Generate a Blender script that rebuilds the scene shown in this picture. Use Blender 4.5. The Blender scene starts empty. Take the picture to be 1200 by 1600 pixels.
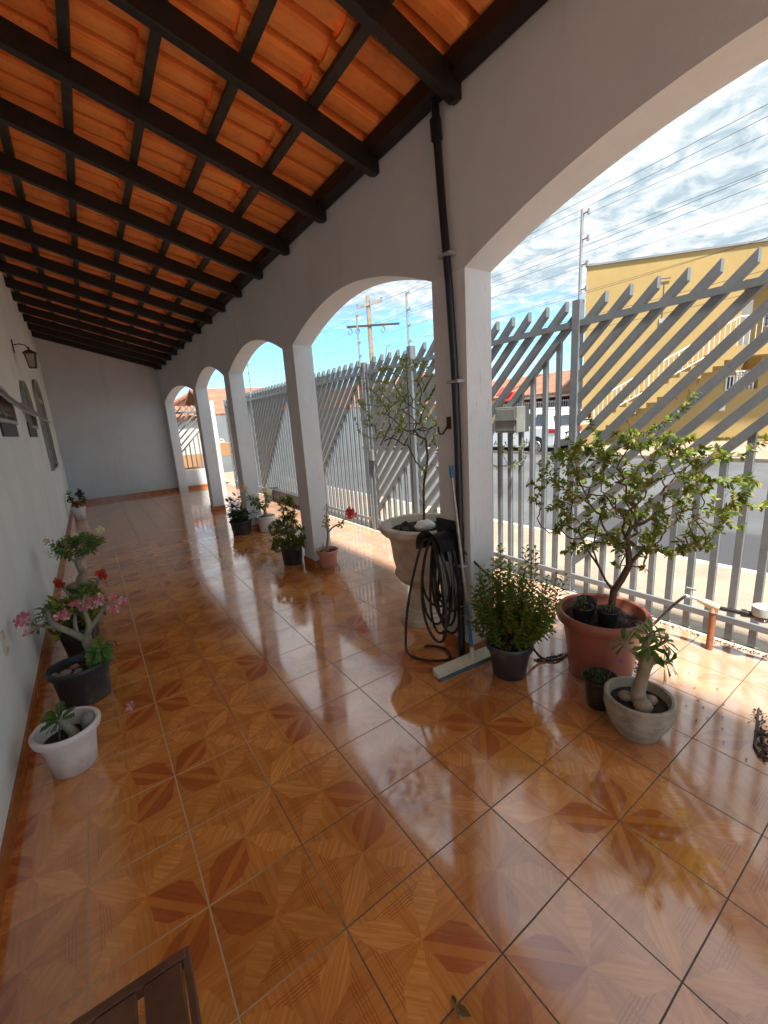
import bpy, bmesh, math, random
from math import sin, cos, pi, radians, sqrt, atan2
from mathutils import Vector, Matrix
V = Vector
sc = bpy.context.scene
C = sc.collection

# ---------------------------------------------------------------- camera
cam_d = bpy.data.cameras.new('camera'); cam = bpy.data.objects.new('camera', cam_d); C.objects.link(cam)
cam_d.sensor_fit = 'VERTICAL'; cam_d.sensor_height = 24.0; cam_d.lens = 658.44/1600*24
cam_d.clip_start = .05; cam_d.clip_end = 2000
RX = V((0.8171235, -0.57278, -0.0650556)); UP = V((0.1769968, 0.1418845, 0.9739306)); FW = V((0.5486176, 0.8073363, -0.2173175))
M = Matrix((RX, UP, -FW)).transposed().to_4x4(); M.translation = V((0.26828, -0.935694, 1.528034))
cam.matrix_world = M; sc.camera = cam

# ---------------------------------------------------------------- world, sun, exposure
SUN_DIR = V((-.10, -.37, .92)).normalized()          # towards the sun
sun_el = math.asin(SUN_DIR.z); sun_rot = atan2(SUN_DIR.x, SUN_DIR.y)
w = bpy.data.worlds.new('World'); sc.world = w; w.use_nodes = True
nt = w.node_tree; N = nt.nodes; L = nt.links; N.clear()
out = N.new('ShaderNodeOutputWorld')
sky = N.new('ShaderNodeTexSky'); sky.sky_type = 'NISHITA'; sky.sun_disc = False
sky.sun_elevation = sun_el; sky.sun_rotation = sun_rot; sky.air_density = 1.3; sky.dust_density = .4; sky.ozone_density = 3.5
bg1 = N.new('ShaderNodeBackground'); bg1.inputs[1].default_value = .055; tint = N.new('ShaderNodeMix'); tint.data_type = 'RGBA'; tint.blend_type = 'MULTIPLY'; tint.inputs[0].default_value = 1; tint.inputs[7].default_value = (.55, .86, 1.12, 1); L.new(sky.outputs[0], tint.inputs[6]); L.new(tint.outputs[2], bg1.inputs[0])
bg2 = N.new('ShaderNodeBackground'); bg2.inputs[1].default_value = 1.0
mix = N.new('ShaderNodeMixShader')
tc = N.new('ShaderNodeTexCoord'); sep = N.new('ShaderNodeSeparateXYZ'); L.new(tc.outputs['Generated'], sep.inputs[0])
def wm(op, a, b=None, c=None):
    n = N.new('ShaderNodeMath'); n.operation = op
    for i, x in enumerate((a, b, c)):
        if x is None: continue
        if isinstance(x, (int, float)): n.inputs[i].default_value = x
        else: L.new(x, n.inputs[i])
    return n.outputs[0]
zc = wm('ADD', wm('MAXIMUM', sep.outputs[2], 0.0), .09)
px_ = wm('DIVIDE', sep.outputs[0], zc); py_ = wm('DIVIDE', sep.outputs[1], zc)
comb = N.new('ShaderNodeCombineXYZ'); L.new(px_, comb.inputs[0]); L.new(py_, comb.inputs[1])
def wnoise(scale, detail, rough, dist=0., stretch=(1, 1, 1), rot=0.):
    mp = N.new('ShaderNodeMapping'); mp.inputs['Scale'].default_value = stretch; mp.inputs['Rotation'].default_value = (0, 0, rot); L.new(comb.outputs[0], mp.inputs[0])
    n = N.new('ShaderNodeTexNoise'); n.inputs['Scale'].default_value = scale; n.inputs['Detail'].default_value = detail
    n.inputs['Roughness'].default_value = rough; n.inputs['Distortion'].default_value = dist; L.new(mp.outputs[0], n.inputs[0]); return n.outputs[0]
n_big = wnoise(.55, 4, .55, .3, (1, .8, 1)); n_small = wnoise(8.5, 6, .62, .5, (1, .95, 1), .5); n_mid = wnoise(3.0, 4, .55, .2, (1, .75, 1), .5)
def ss(x, a, b):
    m = N.new('ShaderNodeMapRange'); m.interpolation_type = 'SMOOTHSTEP'; m.inputs[1].default_value = a; m.inputs[2].default_value = b
    L.new(x, m.inputs[0]); return m.outputs[0]
cover = wm('ADD', wm('MULTIPLY', wm('SUBTRACT', n_big, .5), 1.5), wm('ADD', wm('MULTIPLY', wm('SUBTRACT', n_small, .5), .75), wm('MULTIPLY', sep.outputs[0], .30)))
cover = wm('ADD', cover, wm('MULTIPLY', ss(sep.outputs[2], .08, .38), .85))
mask = ss(cover, .16, .66)
tone = wm('ADD', wm('MULTIPLY', n_small, .62), wm('MULTIPLY', n_mid, .42))
cr = N.new('ShaderNodeValToRGB'); cr.color_ramp.elements[0].position = .43; cr.color_ramp.elements[0].color = (.108, .138, .156, 1)
cr.color_ramp.elements[1].position = .62; cr.color_ramp.elements[1].color = (.235, .241, .243, 1)
L.new(tone, cr.inputs[0]); L.new(cr.outputs[0], bg2.inputs[0])
L.new(mask, mix.inputs[0]); L.new(bg1.outputs[0], mix.inputs[1]); L.new(bg2.outputs[0], mix.inputs[2]); L.new(mix.outputs[0], out.inputs[0])
w.cycles.sampling_method = 'MANUAL'; w.cycles.sample_map_resolution = 512

sl = bpy.data.lights.new('sun', 'SUN'); sl.energy = 2.75; sl.angle = radians(4); sl.color = (1.0, .95, .87)
so = bpy.data.objects.new('sun', sl); C.objects.link(so); so.rotation_euler = (-SUN_DIR).to_track_quat('-Z', 'Y').to_euler()
vs = sc.view_settings; vs.view_transform = 'Standard'; vs.look = 'None'; vs.gamma = 1; vs.exposure = 2.35; vs.use_curve_mapping = False
sc.cycles.max_bounces = 12; sc.cycles.diffuse_bounces = 8; sc.cycles.glossy_bounces = 5; sc.cycles.transparent_max_bounces = 12
sc.cycles.sample_clamp_indirect = 6

# ---------------------------------------------------------------- material helpers
class NT:
    """tiny expression helper over shader math nodes"""
    def __init__(s, name):
        s.m = bpy.data.materials.new(name); s.m.use_nodes = True; s.t = s.m.node_tree; s.n = s.t.nodes; s.l = s.t.links
        s.b = s.n['Principled BSDF']; s.out = s.n['Material Output']
        s.geo = s.n.new('ShaderNodeNewGeometry')
    def set(s, k, v):
        i = s.b.inputs[k]
        if hasattr(v, 'node') or hasattr(v, 'links'): s.l.new(v, i)
        else:
            if isinstance(v, tuple) and len(v) == 3 and len(i.default_value) == 4: v = (*v, 1)
            i.default_value = v
    def math(s, op, a, b=None, c=None, clamp=False):
        n = s.n.new('ShaderNodeMath'); n.operation = op; n.use_clamp = clamp
        for i, x in enumerate((a, b, c)):
            if x is None: continue
            if isinstance(x, (int, float)): n.inputs[i].default_value = x
            else: s.l.new(x, n.inputs[i])
        return n.outputs[0]
    def add(s, *a):
        r = a[0]
        for x in a[1:]: r = s.math('ADD', r, x)
        return r
    def mul(s, *a):
        r = a[0]
        for x in a[1:]: r = s.math('MULTIPLY', r, x)
        return r
    def sub(s, a, b): return s.math('SUBTRACT', a, b)
    def mn(s, a, b): return s.math('MINIMUM', a, b)
    def mx(s, a, b): return s.math('MAXIMUM', a, b)
    def ab(s, a): return s.math('ABSOLUTE', a)
    def step(s, x, a, b):
        m = s.n.new('ShaderNodeMapRange'); m.interpolation_type = 'SMOOTHSTEP'; m.inputs[1].default_value = a; m.inputs[2].default_value = b
        s.l.new(x, m.inputs[0]); return m.outputs[0]
    def lerp(s, x, a, b):
        m = s.n.new('ShaderNodeMapRange'); m.inputs[3].default_value = a; m.inputs[4].default_value = b; s.l.new(x, m.inputs[0]); return m.outputs[0]
    def mixc(s, f, a, b, mode='MIX'):
        n = s.n.new('ShaderNodeMix'); n.data_type = 'RGBA'; n.blend_type = mode
        for k, x in ((0, f), (6, a), (7, b)):
            if isinstance(x, (int, float)): n.inputs[k].default_value = x
            elif isinstance(x, tuple): n.inputs[k].default_value = (*x, 1) if len(x) == 3 else x
            else: s.l.new(x, n.inputs[k])
        return n.outputs[2]
    def noise(s, scale, detail=4, rough=.55, stretch=None, dist=0., vec=None, rot=(0, 0, 0)):
        n = s.n.new('ShaderNodeTexNoise'); n.inputs['Scale'].default_value = scale; n.inputs['Detail'].default_value = detail
        n.inputs['Roughness'].default_value = rough; n.inputs['Distortion'].default_value = dist
        v = vec or s.geo.outputs['Position']
        if stretch:
            mp = s.n.new('ShaderNodeMapping'); mp.inputs['Scale'].default_value = stretch; mp.inputs['Rotation'].default_value = rot; s.l.new(v, mp.inputs[0]); v = mp.outputs[0]
        s.l.new(v, n.inputs['Vector']); return n.outputs[0]
    def vor(s, scale, stretch=None, feature='F1', rand=1., vec=None):
        n = s.n.new('ShaderNodeTexVoronoi'); n.inputs['Scale'].default_value = scale; n.feature = feature; n.inputs['Randomness'].default_value = rand
        v = vec or s.geo.outputs['Position']
        if stretch:
            mp = s.n.new('ShaderNodeMapping'); mp.inputs['Scale'].default_value = stretch; s.l.new(v, mp.inputs[0]); v = mp.outputs[0]
        s.l.new(v, n.inputs['Vector']); return n.outputs[0]
    def bump(s, h, strength=.3, dist=.01):
        n = s.n.new('ShaderNodeBump'); n.inputs['Strength'].default_value = strength; n.inputs['Distance'].default_value = dist
        s.l.new(h, n.inputs['Height']); s.l.new(n.outputs[0], s.b.inputs['Normal'])
    def sep(s, v=None):
        n = s.n.new('ShaderNodeSeparateXYZ'); s.l.new(v or s.geo.outputs['Position'], n.inputs[0]); return n.outputs
    def comb(s, x, y, z):
        n = s.n.new('ShaderNodeCombineXYZ')
        for i, q in enumerate((x, y, z)):
            if isinstance(q, (int, float)): n.inputs[i].default_value = q
            else: s.l.new(q, n.inputs[i])
        return n.outputs[0]

def mk(name, col, rough=.6, var=.25, vs_=6., bump=.15, bs=60., metal=0., spec=.5, col2=None, coat=0., dist=.004):
    t = NT(name); f = t.noise(vs_, 5, .6)
    f = t.step(f, .3, .7); c2 = col2 or tuple(x*(1-var) for x in col)
    t.set('Base Color', t.mixc(f, c2, col)); t.set('Roughness', rough if isinstance(rough, tuple) is False else rough[0]); t.set('Metallic', metal)
    t.set('Specular IOR Level', spec); t.set('Coat Weight', coat)
    if bump: t.bump(t.noise(bs, 4, .6), bump, dist)
    return t.m

def leafmat(name, cols, trans=.4, rough=.5, spec=.3):
    t = NT(name); cr = t.n.new('ShaderNodeValToRGB'); e = cr.color_ramp.elements
    while len(e) < len(cols): e.new(.5)
    for i, c in enumerate(cols): e[i].position = i/(len(cols)-1); e[i].color = (*c, 1)
    t.l.new(t.geo.outputs['Random Per Island'], cr.inputs[0])
    c = t.mixc(t.step(t.noise(70, 3), .35, .7), cr.outputs[0], t.mixc(.35, cr.outputs[0], (.1, .12, .02)))
    t.set('Base Color', c); t.set('Roughness', rough); t.set('Specular IOR Level', spec)
    tr = t.n.new('ShaderNodeBsdfTranslucent'); t.l.new(t.mixc(1., c, (1.25, 1.3, .6), 'MULTIPLY'), tr.inputs[0])
    mx = t.n.new('ShaderNodeMixShader'); mx.inputs[0].default_value = trans
    t.l.new(t.b.outputs[0], mx.inputs[1]); t.l.new(tr.outputs[0], mx.inputs[2]); t.l.new(mx.outputs[0], t.out.inputs[0])
    return t.m

# porch tiles: 33 cm glazed tiles printed with a parquet star
def tile_mat():
    T = .33; t = NT('glazed_parquet_tile'); p = t.sep(); X, Y = p[0], p[1]
    wob = t.mul(t.sub(t.noise(2.5, 2), .5), .006)
    a = t.math('DIVIDE', t.add(X, wob), T); b = t.math('DIVIDE', t.add(Y, wob), T)
    # distance from odd grid line, mirrored to 0..1
    def mir(q): return t.ab(t.sub(t.math('FLOORED_MODULO', q, 2.), 1.))
    U, W = mir(a), mir(b)                       # 0 at the flower corner, 1 at the opposite corner
    s_ = t.mul(t.add(U, W), .5); d = t.mul(t.sub(U, W), .5); ad = t.ab(d)
    cu, cw = t.sub(U, .5), t.sub(W, .5); acu, acw = t.ab(cu), t.ab(cw)
    wn = None
    # wood grain, direction flips in the four triangles of each tile
    idn = t.add(t.mul(t.math('FLOOR', a), 7.31), t.mul(t.math('FLOOR', b), 3.77))
    wn = t.n.new('ShaderNodeTexWhiteNoise'); wn.noise_dimensions = '1D'; t.l.new(idn, wn.inputs['W']); wnz = wn.outputs[0]
    va = t.comb(t.mul(a, 1.6), t.mul(b, 26.), idn); vb = t.comb(t.mul(a, 26.), t.mul(b, 1.6), idn)
    ga = t.noise(1., 4, .6, vec=va, dist=.4); gb = t.noise(1., 4, .6, vec=vb, dist=.4)
    tri = t.step(t.sub(acu, acw), -.01, .01)
    g = t.add(t.mul(ga, tri), t.mul(gb, t.sub(1., tri)))
    rd = t.comb(t.mul(s_, 2.5), t.mul(d, 46.), idn); gd = t.noise(1., 3, .6, vec=rd, dist=.3)
    base = t.mixc(t.step(g, .32, .68), (.60, .225, .050), (.76, .335, .090))
    sec = t.add(t.mul(t.step(cu, -.001, .001), 1.3), t.mul(t.step(cw, -.001, .001), 2.9), t.mul(tri, 5.7))
    wn2 = t.n.new('ShaderNodeTexWhiteNoise'); wn2.noise_dimensions = '1D'; t.l.new(sec, wn2.inputs['W'])
    diagside = t.step(t.sub(acu, acw), -.004, .004)
    base = t.mixc(t.mul(wn2.outputs[0], .42), base, (.46, .145, .032))
    # hatched bands near the edges
    e = t.mn(t.mn(U, t.sub(1., U)), t.mn(W, t.sub(1., W)))
    along = t.add(t.mul(tri, acw), t.mul(t.sub(1., tri), acu))
    band = t.mul(t.step(t.add(cu, cw), -.05, .05), t.step(e, .07, .09), t.sub(1., t.step(e, .20, .22)), t.sub(1., t.step(along, .26, .30)))
    hatch = t.step(t.math('SINE', t.add(t.mul(e, 230.), t.mul(g, 7.))), .1, .7)
    base = t.mixc(t.mul(band, hatch, .8), base, (.42, .13, .03))
    # inner triangles around the centre, hatched crossways
    inner = t.mul(t.sub(1., t.step(t.add(acu, acw), .20, .21)), t.step(t.ab(t.sub(acu, acw)), .0, .02))
    base = t.mixc(t.mul(inner, t.step(cu, -.01, .01), t.step(t.math('SINE', t.add(t.mul(t.sub(acu, acw), 200.), t.mul(g, 5.))), .0, .7), .5), base, (.44, .14, .032))
    # lighter kites to the three other corners
    ow = t.mn(t.mul(t.ab(t.sub(.5, t.ab(t.sub(s_, .5)))), .42), t.mul(t.ab(t.sub(s_, .5)), .42))
    kite = t.step(t.sub(ow, ad), -.002, .004)
    ow2 = t.mn(t.mul(t.sub(.5, ad), .35), t.mul(ad, .35)); kite2 = t.step(t.sub(ow2, t.ab(t.sub(s_, .5))), -.002, .004)
    kc = t.mixc(t.step(gd, .35, .65), (.64, .25, .058), (.80, .37, .105))
    base = t.mixc(t.mul(kite, t.step(s_, .49, .51), .9), base, kc); base = t.mixc(t.mul(kite2, .8), base, kc)
    # the dark flower petal
    pw = t.mn(t.mn(t.mul(s_, .62), t.mul(t.sub(.5, s_), .80)), .135)
    petal = t.mul(t.step(t.sub(pw, ad), -.002, .003), t.sub(1., t.step(s_, .495, .5)))
    pc = t.mixc(t.step(gd, .3, .7), (.38, .092, .026), (.48, .135, .038))
    pc = t.mixc(t.mul(t.step(d, -.003, .003), t.sub(1., t.step(ad, .055, .06))), pc, (.58, .20, .046))
    base = t.mixc(t.mul(petal, t.lerp(wnz, .55, 1.)), base, pc)
    # per tile tone and wear
    blot = t.step(t.noise(1.1, 5, .65, dist=.5), .3, .72)
    base = t.mixc(1., base, t.comb(*[t.mul(t.lerp(wnz, q, 1.12), t.lerp(blot, q2, 1.04)) for q, q2 in ((.86, .88), (.82, .84), (.78, .80))]), 'MULTIPLY')
    sheen_dust = t.mul(t.step(X, 1.8, 2.8), t.lerp(t.step(t.noise(3.2, 5, .65), .3, .75), .45, .95))  # pale sky reflection painted into tile colour towards the fence, plus patchy dirt
    base = t.mixc(sheen_dust, base, (.36, .275, .225))
    # grout
    gx = t.ab(t.sub(t.math('FRACT', t.add(a, .5)), .5)); gy = t.ab(t.sub(t.math('FRACT', t.add(b, .5)), .5)); gm = t.mn(gx, gy)
    gw = t.lerp(t.noise(1.3, 2), .003, .009)
    grout = t.sub(1., t.step(t.sub(gm, gw), -.002, .003))
    gt = t.step(t.add(X, t.mul(t.sub(t.noise(1.7, 3), .5), 1.2)), .35, .75)
    gc = t.mixc(gt, (.50, .36, .20), (.075, .055, .036))
    t.set('Base Color', t.mixc(grout, base, gc))
    # a film of water: wavy edge, sharper mirror
    wave = t.add(t.mul(t.sub(t.noise(5., 3, .6), .5), .35), 0)
    wet = t.mul(t.step(t.add(X, wave), .985, 1.0), t.sub(1., t.step(t.add(t.mul(Y, 1.), wave), 2.2, 2.4)))
    smear = t.step(t.noise(2.2, 4, .6, dist=.6), .35, .75)
    r = t.lerp(smear, .10, .26); r = t.add(t.mul(r, t.sub(1., t.mul(wet, .3))), t.mul(grout, .4))
    t.set('Roughness', r); t.set('Specular IOR Level', .55)
    t.set('Coat Weight', t.mul(t.sub(1., grout), t.lerp(wet, .8, 1.))); t.set('Coat Roughness', t.lerp(smear, .055, .16)); t.set('Coat IOR', 2.05)
    h = t.add(t.mul(grout, -1.), t.mul(t.noise(1.5, 2), .35), t.mul(t.noise(14, 3), .03))
    t.bump(h, .35, .0022)
    return t.m

def wall_mat(name, col, grooves=False):
    t = NT(name); n1 = t.noise(1.3, 5, .6); n2 = t.noise(9, 5, .65)
    c = t.mixc(t.step(n1, .3, .75), tuple(x*.9 for x in col), col)
    c = t.mixc(t.mul(t.step(n2, .55, .8), .25), c, tuple(x*.75 for x in col))
    n3 = t.noise(1., 5, .65, stretch=(5, 5, .7)); c = t.mixc(t.mul(t.step(n3, .52, .78), .28), c, tuple(x*y for x, y in zip(col, (.66, .62, .55))))
    zz = t.sep()[2]; low = t.mul(t.sub(1., t.step(t.add(zz, t.mul(t.sub(t.noise(4, 4), .5), .4)), .05, .30)), .30); c = t.mixc(low, c, tuple(x*y for x, y in zip(col, (.70, .62, .52))))
    t.set('Base Color', c); t.set('Roughness', .75); t.set('Specular IOR Level', .25)
    h = t.add(t.mul(t.noise(55, 5, .65), .6), t.mul(t.noise(6, 3, .5), 1.2))
    if grooves:
        g = t.noise(1, 4, .6, stretch=(70, 70, 9)); sl_ = t.step(g, .60, .72)
        h = t.sub(h, t.mul(sl_, 1.2)); t.set('Base Color', t.mixc(t.mul(sl_, .35), c, tuple(x*.45 for x in col)))
    t.bump(h, .45 if grooves else .3, .006)
    return t.m

M_ = {}
M_['tile'] = tile_mat()
M_['wall'] = wall_mat('grey_textured_paint', (.60, .65, .69))
M_['column'] = wall_mat('grey_grooved_paint', (.68, .73, .77), True)
M_['housewall'] = wall_mat('pale_grey_paint', (.78, .85, .85))
M_['skirt'] = mk('skirting_tile', (.46, .15, .04), .2, .35, 9, .05, 40)
M_['rafter'] = mk('dark_stained_wood', (.012, .010, .009), .5, .5, 14, .3, 40, col2=(.006, .005, .005))
M_['batten'] = mk('grey_brown_batten', (.034, .030, .024), .6, .5, 14, .3, 40)
t = NT('clay_roof_tile'); n = t.noise(3.1, 5, .6); wn = t.geo.outputs['Random Per Island']
c = t.mixc(t.step(n, .3, .7), (.70, .20, .035), (.84, .30, .065)); c = t.mixc(t.mul(t.step(t.noise(11, 4, .7), .55, .8), .5), c, (.30, .075, .022))
c = t.mixc(t.mul(wn, .35), c, (.86, .34, .09)); c = t.mixc(t.mul(t.step(t.noise(2.3, 6, .7), .52, .75), .6), c, (.34, .105, .035)); c = t.mixc(t.mul(t.step(t.noise(30, 5, .75), .60, .72), .5), c, (.12, .05, .03)); t.set('Base Color', c); t.set('Roughness', .8); t.bump(t.noise(60, 4), .4, .005); M_['clay'] = t.m
t = NT('silver_grey_enamel'); n = t.noise(7, 5, .65); c = t.mixc(t.step(n, .3, .7), (.135, .155, .17), (.17, .19, .205))
ru = t.mul(t.step(t.noise(19, 5, .7), .60, .72), .75); c = t.mixc(ru, c, (.16, .085, .045)); c = t.mixc(t.mul(t.step(t.noise(45, 4, .7), .62, .75), .5), c, (.32, .33, .33))
t.set('Base Color', c); t.set('Roughness', t.lerp(ru, .38, .8)); t.set('Specular IOR Level', .5); t.bump(t.noise(80, 4), .15, .002); M_['fence'] = t.m
M_['fence_dirty'] = mk('mailbox_paint', (.22, .235, .21), .5, .2, 8, .1, 60)
t = NT('cement_walk'); n = t.noise(1.2, 5, .6); p = t.sep()
c = t.mixc(t.step(n, .3, .7), (.21, .165, .125), (.27, .215, .165))
gx = t.ab(t.sub(t.math('FRACT', t.math('DIVIDE', t.add(p[0], t.mul(p[1], .9)), .42)), .5)); gy = t.ab(t.sub(t.math('FRACT', t.math('DIVIDE', t.sub(t.mul(p[0], .9), p[1]), .42)), .5))
g = t.sub(1., t.step(t.mn(gx, gy), .012, .028)); cr_ = t.sub(1., t.step(t.vor(1.7, feature='DISTANCE_TO_EDGE'), .0, .018))
c = t.mixc(t.mul(g, .45), c, (.22, .16, .12)); c = t.mixc(t.mul(cr_, .4), c, (.16, .13, .10)); t.set('Base Color', c); t.set('Roughness', .85)
t.bump(t.sub(t.noise(40, 4), t.mul(g, 1.)), .3, .006); M_['walk'] = t.m
t = NT('asphalt'); p = t.sep(); n = t.noise(220, 3, .7); big = t.noise(.35, 4, .6)
c = t.mixc(t.step(n, .3, .75), (.045, .048, .054), (.088, .091, .098)); edge = t.sub(1., t.step(t.add(p[0], t.mul(t.sub(t.noise(.6, 3), .5), .5)), 6.9, 7.1))
c = t.mixc(t.mul(edge, t.step(p[1], 4.5, 3.6), .0), c, (.03, .03, .034)); c = t.mixc(t.mul(t.step(big, .4, .65), .3), c, (.145, .147, .15))
dark = t.mul(edge, t.sub(1., t.step(p[1], 2.4, 3.0))); c = t.mixc(t.mul(dark, .92), c, (.035, .036, .042))
t.set('Base Color', c); t.set('Roughness', .9); t.bump(n, .5, .01); M_['asphalt'] = t.m
M_['sill'] = mk('worn_cement_sill', (.52, .44, .35), .8, .3, 9, .3, 60)
M_['earth'] = mk('bare_earth', (.33, .25, .17), .95, .3, 2, .4, 30)
M_['pot_white'] = mk('white_plastic', (.78, .74, .73), .42, .16, 9, .03, 80)
M_['pot_grey'] = mk('dark_grey_plastic', (.030, .032, .037), .42, .25, 14, .06, 80)
M_['pot_black'] = mk('black_plastic', (.020, .021, .024), .4, .3, 20, .06, 80)
M_['pot_red'] = mk('faded_red_plastic', (.36, .11, .075), .42, .18, 5, .06, 60)
M_['pot_terra'] = mk('pink_terracotta_plastic', (.52, .23, .17), .45, .15, 9, .05, 60)
M_['concrete'] = mk('weathered_concrete', (.42, .38, .31), .85, .4, 13, .5, 70)
M_['urn'] = mk('cream_cast_stone', (.62, .56, .46), .7, .3, 7, .35, 50, col2=(.45, .38, .29))
M_['soil'] = mk('potting_soil', (.045, .030, .020), .95, .5, 40, .9, 90, dist=.012)
M_['bark'] = mk('brown_bark', (.115, .072, .045), .8, .45, 30, .6, 80)
M_['bark_grey'] = mk('adenium_bark', (.30, .27, .20), .6, .35, 18, .35, 60, col2=(.17, .17, .12))
M_['bark_pale'] = mk('adenium_caudex', (.36, .29, .20), .6, .35, 15, .35, 60)
M_['stone_grey'] = mk('grey_pebble', (.30, .29, .28), .6, .3, 20, .2, 60)
M_['stone_pink'] = mk('reddish_pebble', (.45, .20, .16), .6, .3, 20, .2, 60)
M_['rubber'] = mk('black_rubber', (.012, .013, .014), .33, .2, 20, .05, 60)
M_['blackcloth'] = mk('black_plastic_hook', (.008, .008, .010), .5, .2, 20, .1, 60)
M_['pipe'] = mk('black_painted_pipe', (.010, .011, .016), .35, .3, 12, .06, 60)
M_['blue'] = mk('blue_sleeve', (.02, .16, .34), .4, .2, 20, .05, 60)
M_['steelpole'] = mk('worn_pole', (.42, .40, .36), .35, .3, 20, .05, 60, metal=.5)
M_['ivory'] = mk('ivory_plastic', (.60, .57, .42), .45, .15, 10, .05, 60)
M_['teal'] = mk('blue_rubber_blade', (.06, .14, .17), .5, .2, 10, .05, 60)
M_['brass'] = mk('yellow_nozzle', (.45, .30, .06), .4, .3, 20, .05, 60)
M_['rust'] = mk('rusty_pipe', (.30, .11, .045), .8, .5, 20, .5, 60)
M_['pvc'] = mk('dirty_cream_pvc', (.58, .45, .30), .55, .3, 20, .2, 60)
M_['meter'] = mk('grey_meter_cap', (.40, .43, .42), .5, .2, 20, .1, 60)
M_['wood'] = mk('dark_bench_wood', (.15, .070, .036), .4, .5, 9, .3, 30)
M_['iron'] = mk('rusted_iron', (.055, .030, .020), .6, .4, 20, .3, 60)
M_['glass'] = mk('greenish_glass', (.26, .27, .25), .08, .2, 5, .0, 60, spec=.8)
M_['lampglass'] = mk('frosted_lamp_glass', (.30, .24, .19), .3, .2, 9, .0, 60)
M_['frame'] = mk('grey_window_steel', (.32, .335, .32), .45, .2, 9, .1, 60)
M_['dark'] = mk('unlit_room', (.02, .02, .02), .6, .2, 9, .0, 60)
M_['grime'] = mk('dark_grime', (.07, .055, .038), .95, .5, 50, .8, 90)
M_['yellow'] = wall_mat('ochre_paint', (.39, .27, .105))
M_['yellow2'] = wall_mat('ochre_paint_pale', (.46, .33, .15))
M_['white'] = mk('white_paint', (.72, .72, .70), .5, .15, 9, .05, 60)
M_['cream'] = wall_mat('cream_paint', (.66, .55, .34))
M_['magenta'] = wall_mat('wine_paint', (.32, .035, .085))
M_['redaw'] = mk('red_awning', (.62, .03, .03), .5, .1, 9, .05, 60)
M_['greywall'] = wall_mat('grey_render', (.22, .235, .25))
M_['whitewall'] = wall_mat('whitewashed_wall', (.48, .47, .45))
M_['brickwall'] = wall_mat('orange_render', (.40, .22, .11))
M_['concpole'] = mk('concrete_pole', (.36, .29, .21), .85, .3, 6, .3, 40)
M_['wire'] = mk('wire_sheath', (.10, .10, .11), .6, .2, 9, .0, 60)
M_['galv'] = mk('galvanised_tube', (.42, .43, .44), .4, .2, 9, .05, 60, metal=.3)
M_['carwhite'] = mk('white_car_paint', (.74, .76, .78), .2, .04, 9, .0, 60, coat=.6)
M_['carsilver'] = mk('beige_car_paint', (.52, .52, .48), .25, .05, 9, .0, 60, coat=.6)
M_['carglass'] = mk('tinted_car_glass', (.02, .035, .06), .06, .1, 9, .0, 60, spec=.9)
M_['carglass2'] = mk('clear_car_glass', (.25, .27, .28), .08, .1, 9, .0, 60, spec=.9)
M_['tyre'] = mk('tyre_rubber', (.018, .018, .019), .8, .2, 20, .2, 60)
M_['rim'] = mk('alloy_rim', (.50, .50, .50), .3, .2, 9, .0, 60, metal=.7)
M_['redlens'] = mk('red_lens', (.55, .02, .02), .2, .2, 9, .0, 60)
t = NT('far_roof_tile'); p = t.sep(); c = t.mixc(t.step(t.noise(1.6, 5, .7), .3, .7), (.16, .06, .032), (.27, .12, .068))
c = t.mixc(t.mul(t.step(t.noise(7, 4, .7), .5, .8), .7), c, (.13, .09, .07)); hh = t.math('SINE', t.mul(t.add(p[0], p[1]), 30.)); t.set('Base Color', t.mixc(t.mul(t.step(hh, .2, .8), .35), c, (.33, .20, .14)))
t.set('Roughness', .85); t.bump(hh, .5, .03); M_['farroof'] = t.m
M_['pinkroof'] = mk('pink_roof_sheet', (.62, .30, .28), .7, .2, 3, .2, 10)
M_['leaf_tree'] = leafmat('jabuticaba_leaf', [(.07, .14, .02), (.12, .20, .028), (.19, .28, .04), (.26, .25, .05), (.22, .12, .03)])
M_['leaf_urn'] = leafmat('small_olive_leaf', [(.16, .22, .06), (.24, .31, .09), (.36, .40, .14)])
M_['leaf_bush'] = leafmat('murraya_leaf', [(.06, .14, .02), (.09, .19, .028), (.15, .27, .035), (.27, .34, .05), (.42, .26, .04)])
M_['leaf_fine'] = leafmat('fine_yellow_leaf', [(.10, .15, .025), (.20, .25, .04), (.36, .38, .07)])
M_['leaf_ad'] = leafmat('adenium_leaf', [(.045, .13, .028), (.08, .18, .035), (.15, .26, .045)], .3, .3)
M_['leaf_dark'] = leafmat('dark_leaf', [(.012, .030, .010), (.022, .050, .016), (.035, .065, .02)], .15, .35)
M_['leaf_croton'] = leafmat('croton_leaf', [(.05, .11, .015), (.14, .20, .02), (.42, .38, .04)])
M_['leaf_pale'] = leafmat('pale_weed_leaf', [(.22, .26, .14), (.32, .35, .22)])
M_['leaf_far'] = leafmat('far_leaf', [(.05, .09, .02), (.10, .13, .03), (.20, .21, .06)])
M_['leaf_dry'] = leafmat('dry_leaf', [(.10, .06, .03), (.22, .14, .07), (.05, .035, .02)], .1, .7)
M_['petal_pink'] = leafmat('pink_petal', [(.66, .10, .22), (.78, .30, .44), (.84, .66, .70)], .3, .5)
M_['petal_red'] = leafmat('red_petal', [(.50, .008, .02), (.62, .015, .03)], .3, .5)
M_['petal_white'] = leafmat('white_petal', [(.75, .73, .50), (.80, .78, .68)], .3, .5)
M_['petal_blush'] = leafmat('blush_petal', [(.75, .40, .42), (.80, .68, .66)], .3, .5)
M_['grass'] = leafmat('grass_blade', [(.09, .12, .03), (.17, .18, .06)], .2, .6)

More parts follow.
